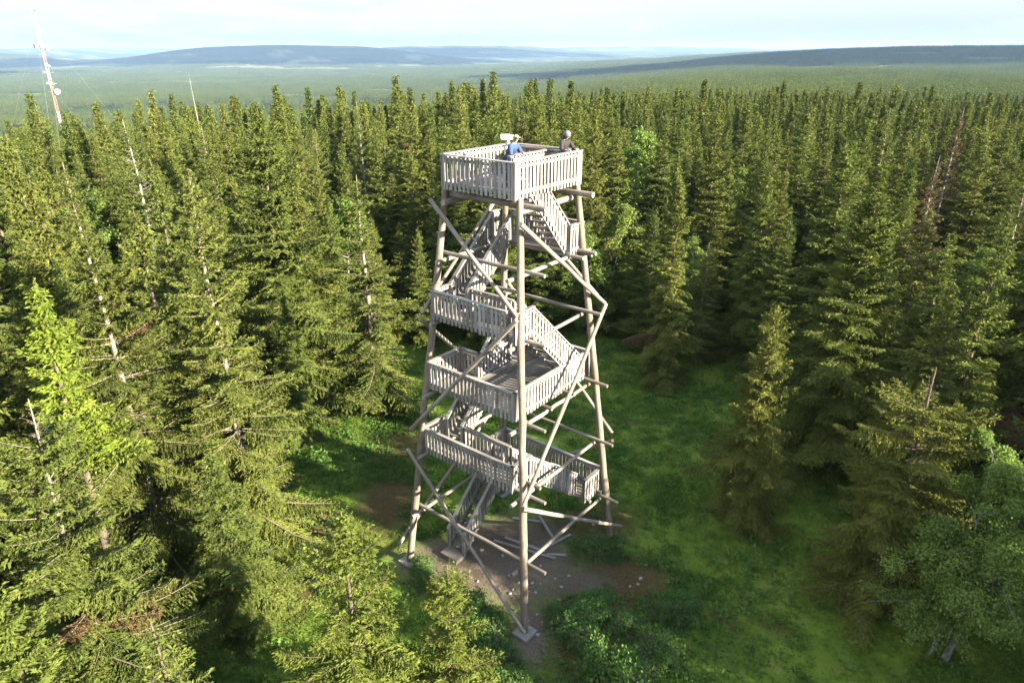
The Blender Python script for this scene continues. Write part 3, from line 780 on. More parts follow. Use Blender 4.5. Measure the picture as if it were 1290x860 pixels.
ng = bpy.data.node_groups.new("forest_scatter", "GeometryNodeTree")
ng.interface.new_socket("Geometry", in_out="INPUT", socket_type="NodeSocketGeometry"); ng.interface.new_socket("Geometry", in_out="OUTPUT", socket_type="NodeSocketGeometry")
gi = ng.nodes.new("NodeGroupInput"); go = ng.nodes.new("NodeGroupOutput")
iop = ng.nodes.new("GeometryNodeInstanceOnPoints"); ci = ng.nodes.new("GeometryNodeCollectionInfo")
ci.inputs["Collection"].default_value = tcol; ci.inputs["Separate Children"].default_value = True; ci.inputs["Reset Children"].default_value = True
def nattr(nm, typ):
    n = ng.nodes.new("GeometryNodeInputNamedAttribute"); n.data_type = typ; n.inputs["Name"].default_value = nm
    return [o_ for o_ in n.outputs if o_.enabled and o_.name == "Attribute"][0]
ng.links.new(gi.outputs[0], iop.inputs["Points"]); ng.links.new(ci.outputs[0], iop.inputs["Instance"])
iop.inputs["Pick Instance"].default_value = True
ng.links.new(nattr("src", "INT"), iop.inputs["Instance Index"])
ng.links.new(nattr("rot", "FLOAT_VECTOR"), iop.inputs["Rotation"])
ng.links.new(nattr("siz", "FLOAT"), iop.inputs["Scale"])
ng.links.new(iop.outputs[0], go.inputs[0])
md = fo.modifiers.new("scatter", "NODES"); md.node_group = ng

# ------------------------------------------------------------------ lookout tower
PHI = R(51.2); TC = Vector((0, 23.35, 0))
tower = empty("lookout_tower", TC, PHI)
tag(tower, "tall weathered log lookout tower with zigzag braces and railed stair landings", "lookout tower")
HBASE, HTOP, ZTOP = 3.08, 1.60, 15.5
KT = (HBASE - HTOP) / ZTOP
def half(z): return HBASE - KT * z
corner = {"F": (-1, -1), "R": (1, -1), "L": (-1, 1), "B": (1, 1)}
for i, (nme, (sa, sb)) in enumerate(corner.items()):
    b = MB(); b.log((sa * half(.05), sb * half(.05), .05), (sa * half(15.75), sb * half(15.75), 15.75), .148, .112, 12, .03, seed=i)
    leg = b.build("leg", M["old_log"], tower)
    c = MB()
    c.box(sa * half(0) - .34, sa * half(0) + .34, sb * half(0) - .34, sb * half(0) + .34, -.35, .12)
    c.build("footing", M["concrete"], leg)
def fp(face, s, z, off):
    """point on a tower face; s runs along the face"""
    h = half(z) + off
    return {"RF": (s, -h, z), "LF": (-h, s, z), "BR": (h, s, z), "BL": (s, h, z)}[face]
seed = 50
def logbeam(name, face, s0, z0, s1, z1, off, r0, r1=None):
    global seed; seed += 1
    b = MB(); b.log(fp(face, s0, z0, off), fp(face, s1, z1, off), r0, r1 or r0 * .85, 10, .02, seed=seed)
    return b.build(name, M["log"], tower)
# long zigzag braces (outside the cross logs)
for f, segs in {"RF": [(-2.04, 15.06, 2.60, 11.27), (2.64, 11.23, -2.98, 5.64), (-3.0, 5.5, 3.4, 1.03)],
                "LF": [(1.99, 15.29, -2.02, 12.1), (-2.04, 12.0, 2.75, 6.47), (2.95, 5.54, -3.30, .42)],
                "BR": [(2.0, 15.2, -2.2, 11.6), (2.3, 11.4, -2.85, 5.75), (-2.9, 5.4, 3.2, .9)],
                "BL": [(2.0, 15.2, -2.3, 11.2), (-2.35, 11.0, 2.6, 6.2), (-3.37, 1.04, 2.9, 5.6)]}.items():
    for k, (s0, z0, s1, z1) in enumerate(segs):
        logbeam("diagonal_brace", f, s0, z0, s1, z1, .33 + .03 * (k % 2), .080, .070)
# level cross logs: right/back-left pairs sit above the left/back-right pairs
for z, e in ((13.20, .75), (10.92, .5), (8.0, .35), (5.35, .35), (2.6, .3)):
    h = half(z)
    logbeam("cross_log", "RF", -h - .42, z, h + e, z, -.22, .076)
    logbeam("cross_log", "BL", -h - .35, z, h + .4, z, -.22, .076)
    logbeam("cross_log", "LF", h + .28, z + .21, -h - .78, z + .21, -.22, .076)
    logbeam("cross_log", "BR", h + .4, z + .21, -h - .66, z + .21, -.22, .076)
h = half(15.3)
logbeam("cross_log", "RF", -h + .05, 15.24, h + .55, 15.24, -.2, .11); logbeam("cross_log", "BL", -h - .3, 15.24, h + .4, 15.24, -.2, .11)
logbeam("cross_log", "LF", h + .25, 15.46, -h - .85, 15.46, -.2, .11); logbeam("cross_log", "BR", h + .4, 15.46, -h - .75, 15.46, -.2, .11)

rail_rs = random.Random(5)
def railing(p0, p1, z0, z1, parent, out_n, height=.95, below=.14, pitch=.185, sw=.105, name="railing", post_ends=True):
    """slatted board railing from p0 to p1 (a, b), floor heights z0 -> z1; out_n points outwards"""
    p0 = Vector((p0[0], p0[1], z0)); p1 = Vector((p1[0], p1[1], z1)); d = p1 - p0
    L = math.hypot(d.x, d.y); t = Vector((d.x / L, d.y / L, 0)); n = Vector((out_n[0], out_n[1], 0))
    b = MB(); k = max(2, int(round(L / pitch)))
    up = Vector((0, 0, 1))
    for i in range(k + 1):
        f = i / k
        base = p0 + d * f + n * .030
        lo = -below + rail_rs.uniform(-.02, .02); hi = height - .035
        w = sw * rail_rs.uniform(.92, 1.06)
        b.obox(base + up * (lo + hi) / 2, t * w / 2, n * .011, up * (hi - lo) / 2)
    b.beam(p0 + up * (height - .14) - n * .0, p1 + up * (height - .14) - n * .0, .036, .095)
    b.beam(p0 + up * .06, p1 + up * .06, .036, .12)
    b.beam(p0 + up * height - t * .05, p1 + up * height + t * .05, .135, .036)
    if post_ends:
        for f in (0, 1):
            c = p0 + d * f - n * .065
            b.obox(c + up * (height - .02 - below) / 2, t * .04, n * .04, up * (height - .02 + below) / 2)
    return b.build(name, M["slat"], parent)

def deck(a0, a1, b0, b1, z, parent, along="b", holes=()):
    b = MB(); w = .138
    lo, hi = (a0, a1) if along == "b" else (b0, b1)
    k = int((hi - lo) / (w + .006)); w = (hi - lo) / k - .006
    for i in range(k):
        s = lo + i * (w + .006)
        spans = [(b0, b1)] if along == "b" else [(a0, a1)]
        for (h0, h1, g0, g1) in holes:
            u0, u1, v0, v1 = (h0, h1, g0, g1) if along == "b" else (g0, g1, h0, h1)
            if s + w > u0 and s < u1:
                spans = [x for (c0, c1) in spans for x in ((c0, min(c1, v0)), (max(c0, v1), c1)) if x[1] - x[0] > .03]
        for (c0, c1) in spans:
            e = rail_rs.uniform(0, .01)
            if along == "b": b.box(s, s + w, c0, c1, z - .035 - e * .2, z - e * .2)
            else: b.box(c0, c1, s, s + w, z - .035 - e * .2, z - e * .2)
    o = b.build("deck", M["deck"], parent)
    return o

def joists(z, parent, ss, along="a", lo=-2, hi=2):
    b = MB()
    for s in ss:
        if along == "a": b.log((lo, s, z), (hi, s, z), .07, .07, 8, .01, seed=int(100 * s) + 7)
        else: b.log((s, lo, z), (s, hi, z), .07, .07, 8, .01, seed=int(100 * s) + 9)
    return b.build("joist", M["log"], parent)

def node(name):
    o = bpy.data.objects.new(name, None); COL.objects.link(o); o.parent = tower; return o

def flight(a0, z0, a1, z1, b0, b1, rails=(True, True), extend=0.0):
    """a steep open stair from (a0, z0) up to (a1, z1) between b0 and b1"""
    n = int(round((z1 - z0) / .235)); bm_ = MB()
    for bb in (b0 + .025, b1 - .025):
        bm_.beam((a0, bb, z0 - .05), (a1, bb, z1 - .05), .045, .20)
    st = bm_.build("stair_flight", M["slat"], tower)
    for i in range(1, n):
        f = i / n; a = a0 + (a1 - a0) * f; z = z0 + (z1 - z0) * f
        t = MB(); t.box(a - .125, a + .125, b0 + .052, b1 - .052, z - .045, z)
        t.build("tread", M["deck"], st)
    if rails[0]: railing((a0, b0 - .02), (a1, b0 - .02), z0, z1, st, (0, -1), pitch=.17, below=.1)
    if rails[1]: railing((a0, b1 + .02), (a1, b1 + .02), z0, z1, st, (0, 1), pitch=.17, below=.1)
    return st

Z1, Z2, Z3, Z4, Z5, Z6 = 3.10, 5.55, 8.35, 11.2, 13.42, 15.85
# flights: left side climbs away, right side climbs towards the front corner
f1 = flight(-1.45, .18, 1.5, Z1, 1.46, 2.30)
t = MB(); t.box(-1.98, -1.42, 1.42, 2.34, -.02, .19); t.build("bottom_step", M["deck"], f1)
flight(1.7, Z1, -1.42, Z2, -1.95, -1.12)
flight(-1.40, Z2, 1.35, Z3, 1.36, 2.16)
flight(1.7, Z3, -1.22, Z4, -1.86, -1.04)
flight(-1.30, Z4, 1.05, Z5, .98, 1.80)
flight(1.15, Z5, -.92, Z6, -1.53, -.74)
# first landing, back
l1 = node("landing"); deck(1.58, 2.74, -2.5, 2.56, Z1, l1, "b")
railing((2.74, -2.52), (2.74, 2.58), Z1, Z1, l1, (1, 0)); railing((1.56, -2.52), (2.74, -2.52), Z1, Z1, l1, (0, -1)); railing((1.56, 2.58), (2.74, 2.58), Z1, Z1, l1, (0, 1))
railing((1.56, -1.05), (1.56, 1.40), Z1, Z1, l1, (-1, 0)); joists(Z1 - .12, l1, (1.75, 2.55), "b", -2.7, 2.75)
# second landing, left front
l2 = node("landing"); deck(-2.42, -1.42, -1.92, 2.46, Z2, l2, "b")
railing((-2.43, -1.94), (-2.43, 2.46), Z2, Z2, l2, (-1, 0)); railing((-2.43, -1.96), (-1.42, -1.96), Z2, Z2, l2, (0, -1)); railing((-2.43, 2.46), (-1.40, 2.46), Z2, Z2, l2, (0, 1))
railing((-1.42, -1.02), (-1.42, 1.28), Z2, Z2, l2, (1, 0)); joists(Z2 - .12, l2, (-2.2, -1.6), "b", -2.6, 2.7)
# middle floor, full width with a stair well at the left back
l3 = node("landing"); deck(-2.22, 2.32, -1.88, 2.14, Z3, l3, "a", holes=[(-.5, 1.35, 1.22, 2.20)])
railing((-2.24, -1.90), (-2.24, 2.14), Z3, Z3, l3, (-1, 0)); railing((-2.24, -1.90), (2.34, -1.90), Z3, Z3, l3, (0, -1)); railing((2.34, -1.90), (2.34, 2.14), Z3, Z3, l3, (1, 0))
railing((-2.24, 2.16), (-.5, 2.16), Z3, Z3, l3, (0, 1)); railing((-.52, 1.20), (-.52, 2.16), Z3, Z3, l3, (1, 0)); railing((-.5, 1.20), (1.3, 1.20), Z3, Z3, l3, (0, 1)); railing((1.4, 2.16), (2.34, 2.16), Z3, Z3, l3, (0, 1))
joists(Z3 - .13, l3, (-2.0, -.7, .7, 2.1), "b", -2.4, 2.4)
# fourth landing, left front
l4 = node("landing"); deck(-2.16, -1.22, -1.46, 1.84, Z4, l4, "b")
railing((-2.17, -1.48), (-2.17, 1.84), Z4, Z4, l4, (-1, 0)); railing((-2.17, 1.86), (-1.2, 1.86), Z4, Z4, l4, (0, 1)); railing((-2.17, -1.9), (-1.25, -1.9), Z4, Z4, l4, (0, -1))
railing((-1.22, -.98), (-1.22, .92), Z4, Z4, l4, (1, 0)); deck(-2.16, -1.22, -1.88, -1.465, Z4, l4, "b"); joists(Z4 - .12, l4, (-2.0, -1.4), "b", -2.1, 2.0)
# fifth landing, back
l5 = node("landing"); deck(1.05, 1.86, -1.66, 1.86, Z5, l5, "b")
railing((1.88, -1.66), (1.88, 1.88), Z5, Z5, l5, (1, 0)); railing((1.15, -1.68), (1.88, -1.68), Z5, Z5, l5, (0, -1)); railing((1.1, 1.88), (1.88, 1.88), Z5, Z5, l5, (0, 1))
joists(Z5 - .12, l5, (1.15, 1.7), "b", -2.25, 1.9)
# top platform with its stair well
l6 = node("platform"); deck(-1.88, 1.64, -1.60, 1.34, Z6, l6, "b", holes=[(-.9, 1.1, -1.56, -.68)])
PH = .98; A0, A1, B0, B1 = -1.90, 1.66, -1.63, 1.37
railing((A0, B0), (A0, B1), Z6, Z6, l6, (-1, 0), PH); railing((A0, B0), (A1, B0), Z6, Z6, l6, (0, -1), PH)
railing((A1, B0), (A1, B1), Z6, Z6, l6, (1, 0), PH); railing((A0, B1), (A1, B1), Z6, Z6, l6, (0, 1), PH)
railing((-.95, -.66), (1.12, -.66), Z6, Z6, l6, (0, 1), PH); railing((1.12, -1.55), (1.12, -.66), Z6, Z6, l6, (1, 0), PH)
joists(Z6 - .12, l6, (-1.2, -.1, 1.0), "a", -1.85, 1.6)
# loose boards left under the tower
for k, (a0_, b0_, a1_, b1_, zz) in enumerate([(.15, 1.15, .9, -1.65, .06), (.62, .9, 1.0, -1.05, .04), (2.7, .55, 1.75, -.9, .14), (.55, -.75, 2.6, -1.25, .05), (1.9, 1.5, 2.55, .2, .05), (1.4, -1.9, .9, -1.2, .05)]):
    b = MB(); b.beam((a0_, b0_, zz), (a1_, b1_, zz + (.1 if k == 2 else 0)), .12, .05)
    o = b.build("weathered_plank", M["slat"]); o.location = TC; o.rotation_euler = (0, 0, PHI)
    lab = ["longest grey plank lying on bare soil under the tower", "grey plank lying alongside the longest one under the tower", "grey plank propped across another one near the tower's back leg", "short weathered plank crossing under the propped one below the tower",
           "grey plank on the soil beside the stairs' back end", "small plank end lying right of the front leg on bare soil"][k]
    tag(o, lab, "plank", "loose planks under the tower")

def TW(a, b_, z):
    c, s = math.cos(PHI), math.sin(PHI)
    return Vector((TC.x + a * c - b_ * s, TC.y + a * s + b_ * c, z))
# viewing telescope on its post, at the back corner of the platform
tel = empty("viewing_telescope", TW(1.30, 1.20, Z6), PHI - R(50))
tel.scale = (.82, .82, .94)
tag(tel, "white viewing telescope on a white post at the back corner of the platform", "telescope")
b = MB(); b.tube([(0, 0, 0), (0, 0, .04)], [.16, .16], 16); b.tube([(0, 0, .04), (0, 0, 1.2)], [.055, .05], 12); b.build("post", M["white"], tel)
b = MB(); b.tube([(-.34, 0, 1.30), (-.30, 0, 1.30), (.05, 0, 1.30), (.07, 0, 1.30), (.26, 0, 1.30)], [.105, .115, .115, .09, .085], 14); b.build("tube", M["white"], tel)
b = MB(); b.box(-.05, .05, -.10, -.075, 1.18, 1.34); b.box(-.05, .05, .075, .10, 1.18, 1.34); b.box(-.05, .05, -.10, .10, 1.15, 1.182); b.build("bracket", M["white"], tel)
b = MB(); b.tube([(.26, 0, 1.30), (.33, 0, 1.30)], [.045, .05], 10); b.build("eyepiece", M["black_cloth"], tel)
# slanted board with the view named, along the back rail
pb = empty("panorama_board", TW(1.38, .05, Z6), PHI + R(90))
tag(pb, "faded pinkish slanted information board along the platform's back rail", "information board")
b = MB(); b.obox((0, .0, .90), (.55, 0, 0), (0, .16, .09), (0, -.008, .014)); b.build("panel", M["board"], pb)
for sx in (-.45, .45):
    b = MB(); b.box(sx - .035, sx + .035, -.035, .035, 0, .875); b.build("leg", M["slat"], pb)

# ------------------------------------------------------------------ people
def skinned(name, joints, edges, radii, root, mat, parent, sub=2):
    me = bpy.data.meshes.new(name); me.from_pydata(joints, edges, []); me.materials.append(mat)
    o = bpy.data.objects.new(name, me); COL.objects.link(o); o.parent = parent
    md = o.modifiers.new("skin", "SKIN"); md.use_smooth_shade = True
    for i, r_ in enumerate(radii):
        sv = me.skin_vertices[0].data[i]; sv.radius = (r_[0], r_[1]) if isinstance(r_, tuple) else (r_, r_); sv.use_root = (i == root)
    s_ = o.modifiers.new("sub", "SUBSURF"); s_.levels = sub; s_.render_levels = sub
    return o

def person(loc, rz, label, jacket, jacket2, trousers, hat, lean, hand_l, hand_r, hat_kind, head_turn=0.0, H=1.72):
    """standing figure, +Y is forward; hands rest at the given points"""
    k = H / 1.75
    root = empty("person", loc, rz); tag(root, label, "person", "people on the lookout platform")
    hip = Vector((0, -.02, .92)) * k; fwd = math.sin(lean); upc = math.cos(lean)
    def tor(d, x=0): return hip + Vector((x, d * fwd, d * upc)) * k
    chest = tor(.34); sh = tor(.50); neck = tor(.57); skull = tor(.66) + Vector((0, .03, .02)) * k
    shl = tor(.48, -.19); shr = tor(.48, .19)
    def arm(s_, h_):
        s_ = Vector(s_); h_ = Vector(h_); d = h_ - s_; L = min(d.length, .54 * k); drop = math.sqrt(max(0.0009, (.29 * k) ** 2 - (L / 2) ** 2))
        side = Vector((1 if s_.x > 0 else -1, 0, 0))
        mid = s_ + d * .5 + (Vector((0, 0, -1)) * .75 + side * .5).normalized() * drop
        return mid
    el, er = arm(shl, hand_l), arm(shr, hand_r)
    hl, hr = Vector(hand_l), Vector(hand_r)
    J = [hip, chest, sh, neck, skull, skull + Vector((0, .012, .075)) * k,
         shl, el, hl, shr, er, hr,
         Vector((-.10, 0, .88)) * k, Vector((-.115, .03, .49)) * k, Vector((-.125, -.02, .09)) * k, Vector((-.135, .11, .035)) * k,
         Vector((.10, 0, .88)) * k, Vector((.115, .03, .49)) * k, Vector((.125, -.02, .09)) * k, Vector((.135, .11, .035)) * k]
    E_ = [(0, 1), (1, 2), (2, 3), (3, 4), (4, 5), (2, 6), (6, 7), (7, 8), (2, 9), (9, 10), (10, 11), (0, 12), (12, 13), (13, 14), (14, 15), (0, 16), (16, 17), (17, 18), (18, 19)]
    RD = [(.13, .10), (.135, .10), (.11, .08), (.05, .052), (.075, .088), (.065, .075), .055, .043, .030, .055, .043, .030, .088, .06, .042, .035, .088, .06, .042, .035]
    skinned("body", J, E_, [tuple(x * k for x in (r_ if isinstance(r_, tuple) else (r_, r_))) for r_ in RD], 0, M["skin"], root)
    # hands: palm with four fingers and a thumb curled over the rail
    for hv, ev, sg in ((hl, el, 1), (hr, er, -1)):
        f = (hv - ev).normalized(); sd = f.cross(Vector((0, 0, 1))).normalized(); b = MB()
        b.obox(hv + f * .05, f * .045, sd * .04, f.cross(sd).normalized() * .013)
        for q_, ln in enumerate((.065, .075, .07, .055)):
            o_ = hv + f * .09 + sd * (.03 - .02 * q_)
            b.tube([o_, o_ + f * ln * .5 + Vector((0, 0, -.006)), o_ + f * ln * .85 + Vector((0, 0, -.03)), o_ + f * ln * .9 + Vector((0, 0, -.045))], [.0095, .009, .008, .006], 6)
        o_ = hv + f * .03 + sd * sg * .04
        b.tube([o_, o_ + f * .03 + sd * sg * .03, o_ + f * .06 + sd * sg * .035 + Vector((0, 0, -.015))], [.011, .010, .008], 6)
        b.build("hand", M["skin"], root)
    # face
    ht = Matrix.Rotation(head_turn, 3, "Z")
    hc = skull + Vector((0, .015, .035)) * k
    b = MB(); b.ball(hc + ht @ Vector((0, .098, -.012)), .014, 8, 6, (1, 1.1, 1.6)); b.build("nose", M["skin"], root)
    for sx in (-1, 1):
        b = MB(); b.ball(hc + ht @ Vector((.032 * sx, .082, .015)), .010, 8, 6); b.build("eye", M["hair"], root)
        b = MB(); b.ball(hc + ht @ Vector((.083 * sx, 0, -.005)), .026, 8, 6, (.4, .7, 1)); b.build("ear", M["skin"], root)
    b = MB(); b.ball(hc + ht @ Vector((0, .083, -.052)), .02, 8, 5, (1, .35, .3)); b.build("mouth", M["board"], root)
    # clothes
    jk = skinned("jacket", [tor(-.06), tor(.10), chest, sh, neck - Vector((0, 0, .02)), shl, el, hl - (hl - el) * .12, shr, er, hr - (hr - er) * .12],
            [(0, 1), (1, 2), (2, 3), (3, 4), (3, 5), (5, 6), (6, 7), (3, 8), (8, 9), (9, 10)],
            [(.175, .135), (.17, .13), (.175, .135), (.14, .11), (.075, .075), .085, .068, .048, .085, .068, .048], 1, M[jacket], root)
    if jacket2:
        skinned("vest", [tor(-.05), tor(.12), tor(.36), tor(.47)], [(0, 1), (1, 2), (2, 3)], [(.205, .165), (.20, .16), (.205, .165), (.125, .12)], 1, M[jacket2], root)
    skinned("trousers", [tor(.02), Vector((0, -.02, .9)) * k] + [v * 1.0 for v in (J[12], J[13], Vector((-.125, -.02, .10)) * k, J[16], J[17], Vector((.125, -.02, .10)) * k)],
            [(0, 1), (1, 2), (2, 3), (3, 4), (1, 5), (5, 6), (6, 7)], [(.15, .12), (.16, .13), .105, .078, .062, .105, .078, .062], 1, M[trousers], root)
    for sx in (-1, 1):
        b = MB(); b.obox(Vector((.13 * sx, .05, .045)) * k, (.05, 0, 0), (0, .14, 0), (0, 0, .044)); b.build("shoe", M["black_cloth"], root)
    top = hc + Vector((0, -.005, .02))
    if hat_kind == "cap":
        b = MB(); b.ball(top + Vector((0, 0, .035)), .105, 14, 8, (.92, 1.08, .82)); vis = top + ht @ Vector((0, .14, .045)); f = ht @ Vector((0, 1, -.12)); x = ht @ Vector((1, 0, 0))
        b.obox(vis, x * .07, f * .06, Vector((0, 0, .006)))
        b.build("cap", M[hat], root)
        b = MB(); b.ball(hc + ht @ Vector((0, -.03, -.01)), .092, 12, 8, (.98, .9, .85)); b.build("hair", M["hair"], root)
    else:
        b = MB(); b.ball(top + Vector((0, -.012, .03)), .125, 14, 9, (.95, 1.0, .98)); b.build("knitted_hat", M[hat], root)
        b = MB(); b.tube([neck + Vector((0, -.01, -.03)), neck + Vector((0, -.02, .06)), hc + Vector((0, -.06, .0))], [.12, .125, .11], 12); b.build("hood", M[jacket], root)
    return root

railh = PH + .02
person(TW(-.54, -.35, Z6), PHI + R(180), "person in blue jacket and khaki cap leaning on the platform's stair rail", "blue_cloth", "navy_cloth", "navy_cloth", "khaki_cloth", .38, (-.17, .42, railh + .03), (.17, .42, railh + .03), "cap", R(-20), 1.62)
person(TW(1.38, -1.07, Z6), PHI + R(180 - 12), "person in a dark padded jacket and grey hat leaning at the platform's right corner", "black_cloth", None, "black_cloth", "grey_cloth", .36, (-.20, .47, railh + .03), (.22, .46, railh + .03), "knit", R(10), 1.60)

# ------------------------------------------------------------------ radio mast
mx_, my_ = -101.6, 160.5
mz = float(terrain(mx_, my_))
mast = empty("radio_mast", (mx_, my_, mz), .5)
tag(mast, "slender red and white lattice radio mast with white antennas above the forest", "mast")
top_z = 26.9 - mz; nb = 16; hw = .30
for k in range(nb):
    z0 = top_z * k / nb; z1 = top_z * (k + 1) / nb
    b = MB(); cs = [(hw * math.cos(a_), hw * math.sin(a_)) for a_ in (0, 2.094, 4.189)]
    for i in range(3):
        b.beam((cs[i][0], cs[i][1], z0), (cs[i][0], cs[i][1], z1), .07, .07); j = (i + 1) % 3
        nn = max(1, int((z1 - z0) / 1.1))
        for q_ in range(nn):
            y0 = z0 + (z1 - z0) * q_ / nn; y1 = z0 + (z1 - z0) * (q_ + 1) / nn
            b.beam((cs[i][0], cs[i][1], y0), (cs[j][0], cs[j][1], y1), .05, .05); b.beam((cs[i][0], cs[i][1], y0), (cs[j][0], cs[j][1], y0), .04, .04)
    b.build("lattice_section", M["red"] if (k // 2) % 2 == 0 else M["antenna"], mast)
def drum(c, r_, ln, az):
    d_ = Vector((math.cos(az), math.sin(az), 0)); b = MB(); c = Vector(c); b.tube([c - d_ * ln * .5, c - d_ * ln * .3, c + d_ * ln * .5], [r_ * .75, r_, r_], 18); return b
drum((0, 0, top_z + .75), .62, .8, -1.9).build("dish_antenna", M["antenna"], mast)
b = MB(); b.tube([(0, 0, top_z - .2), (0, 0, top_z + 1.3)], [.1, .1], 8); b.build("top_pole", M["steel"], mast)
for i, (dx, dz, r_, az) in enumerate([(-1.25, -6.6, .75, -2.2), (.2, -6.9, 1.05, -1.7), (1.5, -6.9, .85, -1.2), (1.15, -15.9, 1.0, -1.5), (-.75, -11.9, .42, -1.9), (.65, -10.6, .4, -1.2), (-.55, -14.1, .4, -1.6), (.7, -14.3, .35, -1.3)]):
    drum((dx * .85 * math.cos(.08), dx * .85 * math.sin(-.5), top_z + dz), r_ * .62, .5, az - .5).build("dish_antenna", M["antenna"], mast)
b = MB()
for dz in (-6.8, -15.9, -11.9, -14.2): b.beam((-1.5 if dz == -6.8 else -.8, .6, top_z + dz), (1.6 if dz == -6.8 else 1.2, -.5, top_z + dz), .1, .1)
b.build("antenna_bracket", M["steel"], mast)
for a_ in (0.4, 2.5, 4.6):
    b = MB()
    for fz, rr in ((.95, 22), (.6, 16)):
        b.tube([(0, 0, top_z * fz), (math.cos(a_) * rr, math.sin(a_) * rr, 0)], [.009, .009], 4)
    b.build("guy_wire", M["steel"], mast)

# ------------------------------------------------------------------ undergrowth, grass, shrubs, stones
def scatter_ground(n, box, dens, seed):
    rs = np.random.RandomState(seed)
    x = rs.uniform(box[0], box[1], n); y = rs.uniform(box[2], box[3], n)
    k = rs.rand(n) < dens(x, y)
    return x[k], y[k], rs
def bare_mask(x, y):
    w = (hash_noise(x, y, 1.2, 91) - .5) * .8
    d1 = np.hypot(x / 2.9, (y - 23.0) / 2.9) + w; d2 = np.hypot((x + 3.2) / 1.7, (y - 22.9) / 1.5) + w; d3 = np.hypot((x - .75) / .8, (y - 19.0) / 1.5) + w; d4 = np.hypot((x - 2.9) / 1.0, (y - 21.6) / .7) + w
    d5 = np.hypot((x - 4.7) / 1.3, (y - 21.8) / .9) + w * 1.4; d6 = np.hypot((x + 5.9) / 1.0, (y - 27.2) / 2.0) + w * 1.4; d7 = np.hypot((x - 5.4) / .45, (y - 17.6) / .35) + w
    return np.minimum(np.minimum(np.minimum(d1, d2), np.minimum(d3, d4)), np.minimum(np.minimum(d5, d6), d7)) < 1
def grow(name, mat, n, dens, seed, hmin, hmax, wid, spread, up, per, box=(-16, 30, 13.5, 50)):
    x, y, rs = scatter_ground(n, box, dens, seed)
    ok = ~bare_mask(x, y); x, y = x[ok], y[ok]
    z = terrain(x, y); p = np.stack([x, y, z], -1)
    p = np.repeat(p, per, 0); m_ = len(p)
    p += np.stack([rs.normal(size=m_) * spread, rs.normal(size=m_) * spread, rs.uniform(-.02, up, m_)], -1)
    D = np.stack([rs.normal(size=m_), rs.normal(size=m_), np.abs(rs.normal(size=m_)) * .6 + .15], -1)
    tn = np.clip(np.repeat(.5 + rs.normal(size=len(x)) * .16, per) + rs.normal(size=m_) * .12, 0, 1)
    v = kites(p, D, rs.uniform(hmin, hmax, m_), np.full(m_, wid) * rs.uniform(.7, 1.3, m_), rs, .1, np.array([0, 0, 1.]), .5)
    me = np_mesh(name, v, np.arange(len(v)).reshape(-1, 4), attr={"tone": tn})
    return tag(link(name, me, M[mat]), kind="stuff")
def d_grass(x, y): return np.clip(.35 + 1.3 * (hash_noise(x, y, 2.6, 61) - .25), 0.05, 1)
def d_herb(x, y): return np.clip(2.6 * (hash_noise(x, y, 1.9, 62) * .6 + hash_noise(x, y, .7, 63) * .4 - .50) + .10, 0, 1)
grow("grass", "grass", 42000, d_grass, 71, .08, .22, .016, .12, .05, 8)
grow("undergrowth", "herb", 60000, d_herb, 72, .07, .17, .036, .13, .20, 9)

def d_fern(x, y): return np.clip(.25 + 1.6 * (hash_noise(x, y, 3.2, 64) - .35), 0.03, 1)
grow("low_plants", "shrub", 3600, d_fern, 73, .12, .26, .045, .17, .22, 26)
shrub_px = [(3.0, 19.6), (3.6, 19.0), (4.3, 19.4), (5.0, 19.0), (2.4, 18.8), (3.2, 18.1), (4.1, 18.0), (4.9, 18.3), (5.6, 18.7), (6.1, 19.5), (5.7, 20.1), (2.1, 17.6), (3.0, 17.0), (3.8, 16.8), (1.7, 16.6), (2.6, 16.2), (3.3, 15.9), (4.4, 17.2),
            (5.0, 20.5), (1.0, 16.1), (6.6, 20.3), (5.3, 17.4), (1.9, 20.0), (2.6, 19.9), (4.4, 23.3), (3.6, 23.6), (-3.9, 22.4), (-3.6, 21.6), (-2.6, 20.9), (-1.9, 20.2), (-1.2, 19.5), (-.7, 18.6), (-.3, 17.8), (-1.6, 18.6), (-2.6, 19.6), (-.6, 16.9), (0.1, 16.4), (-1.0, 17.6)]
bl = "low leafy green shrub in the thicket growing round the tower's front and right legs"
for k, (x, y) in enumerate(shrub_px):
    if k < 20 and k % 5 in (1, 3): continue
    big = k % 3 == 0
    x += rng.uniform(-.25, .25); y += rng.uniform(-.25, .25)
    plant_tree("leafy_shrub", "bush" if big else "bush_low", x, y, rng.uniform(.8, 1.2) if big else rng.uniform(.5, .85), rng.uniform(0, 6.28), bl, "shrub", "leafy shrubs round the tower legs")
plant_tree("leafy_shrub", "bush", 3.15, 16.35, 2.3, .3, "tallest dark green bush in the thicket at the bottom right of the tower", "shrub", sxy=.7)
mats_light = plant_tree("leafy_shrub", "bush_low", 2.35, 15.4, .8, 1.3, "yellow-green bush at the bottom edge, lowest right of the front leg", "shrub")
def stone(seed, r_):
    rs = random.Random(seed); bm = bmesh.new(); bmesh.ops.create_icosphere(bm, subdivisions=2, radius=r_)
    for v in bm.verts: v.co = Vector((v.co.x * 1.2, v.co.y * .9, v.co.z * .55)) * rs.uniform(.8, 1.15)
    me = bpy.data.meshes.new("stone"); bm.to_mesh(me); bm.free(); me.materials.append(M["rock"]); return me
SM = [stone(k, .16) for k in range(4)]
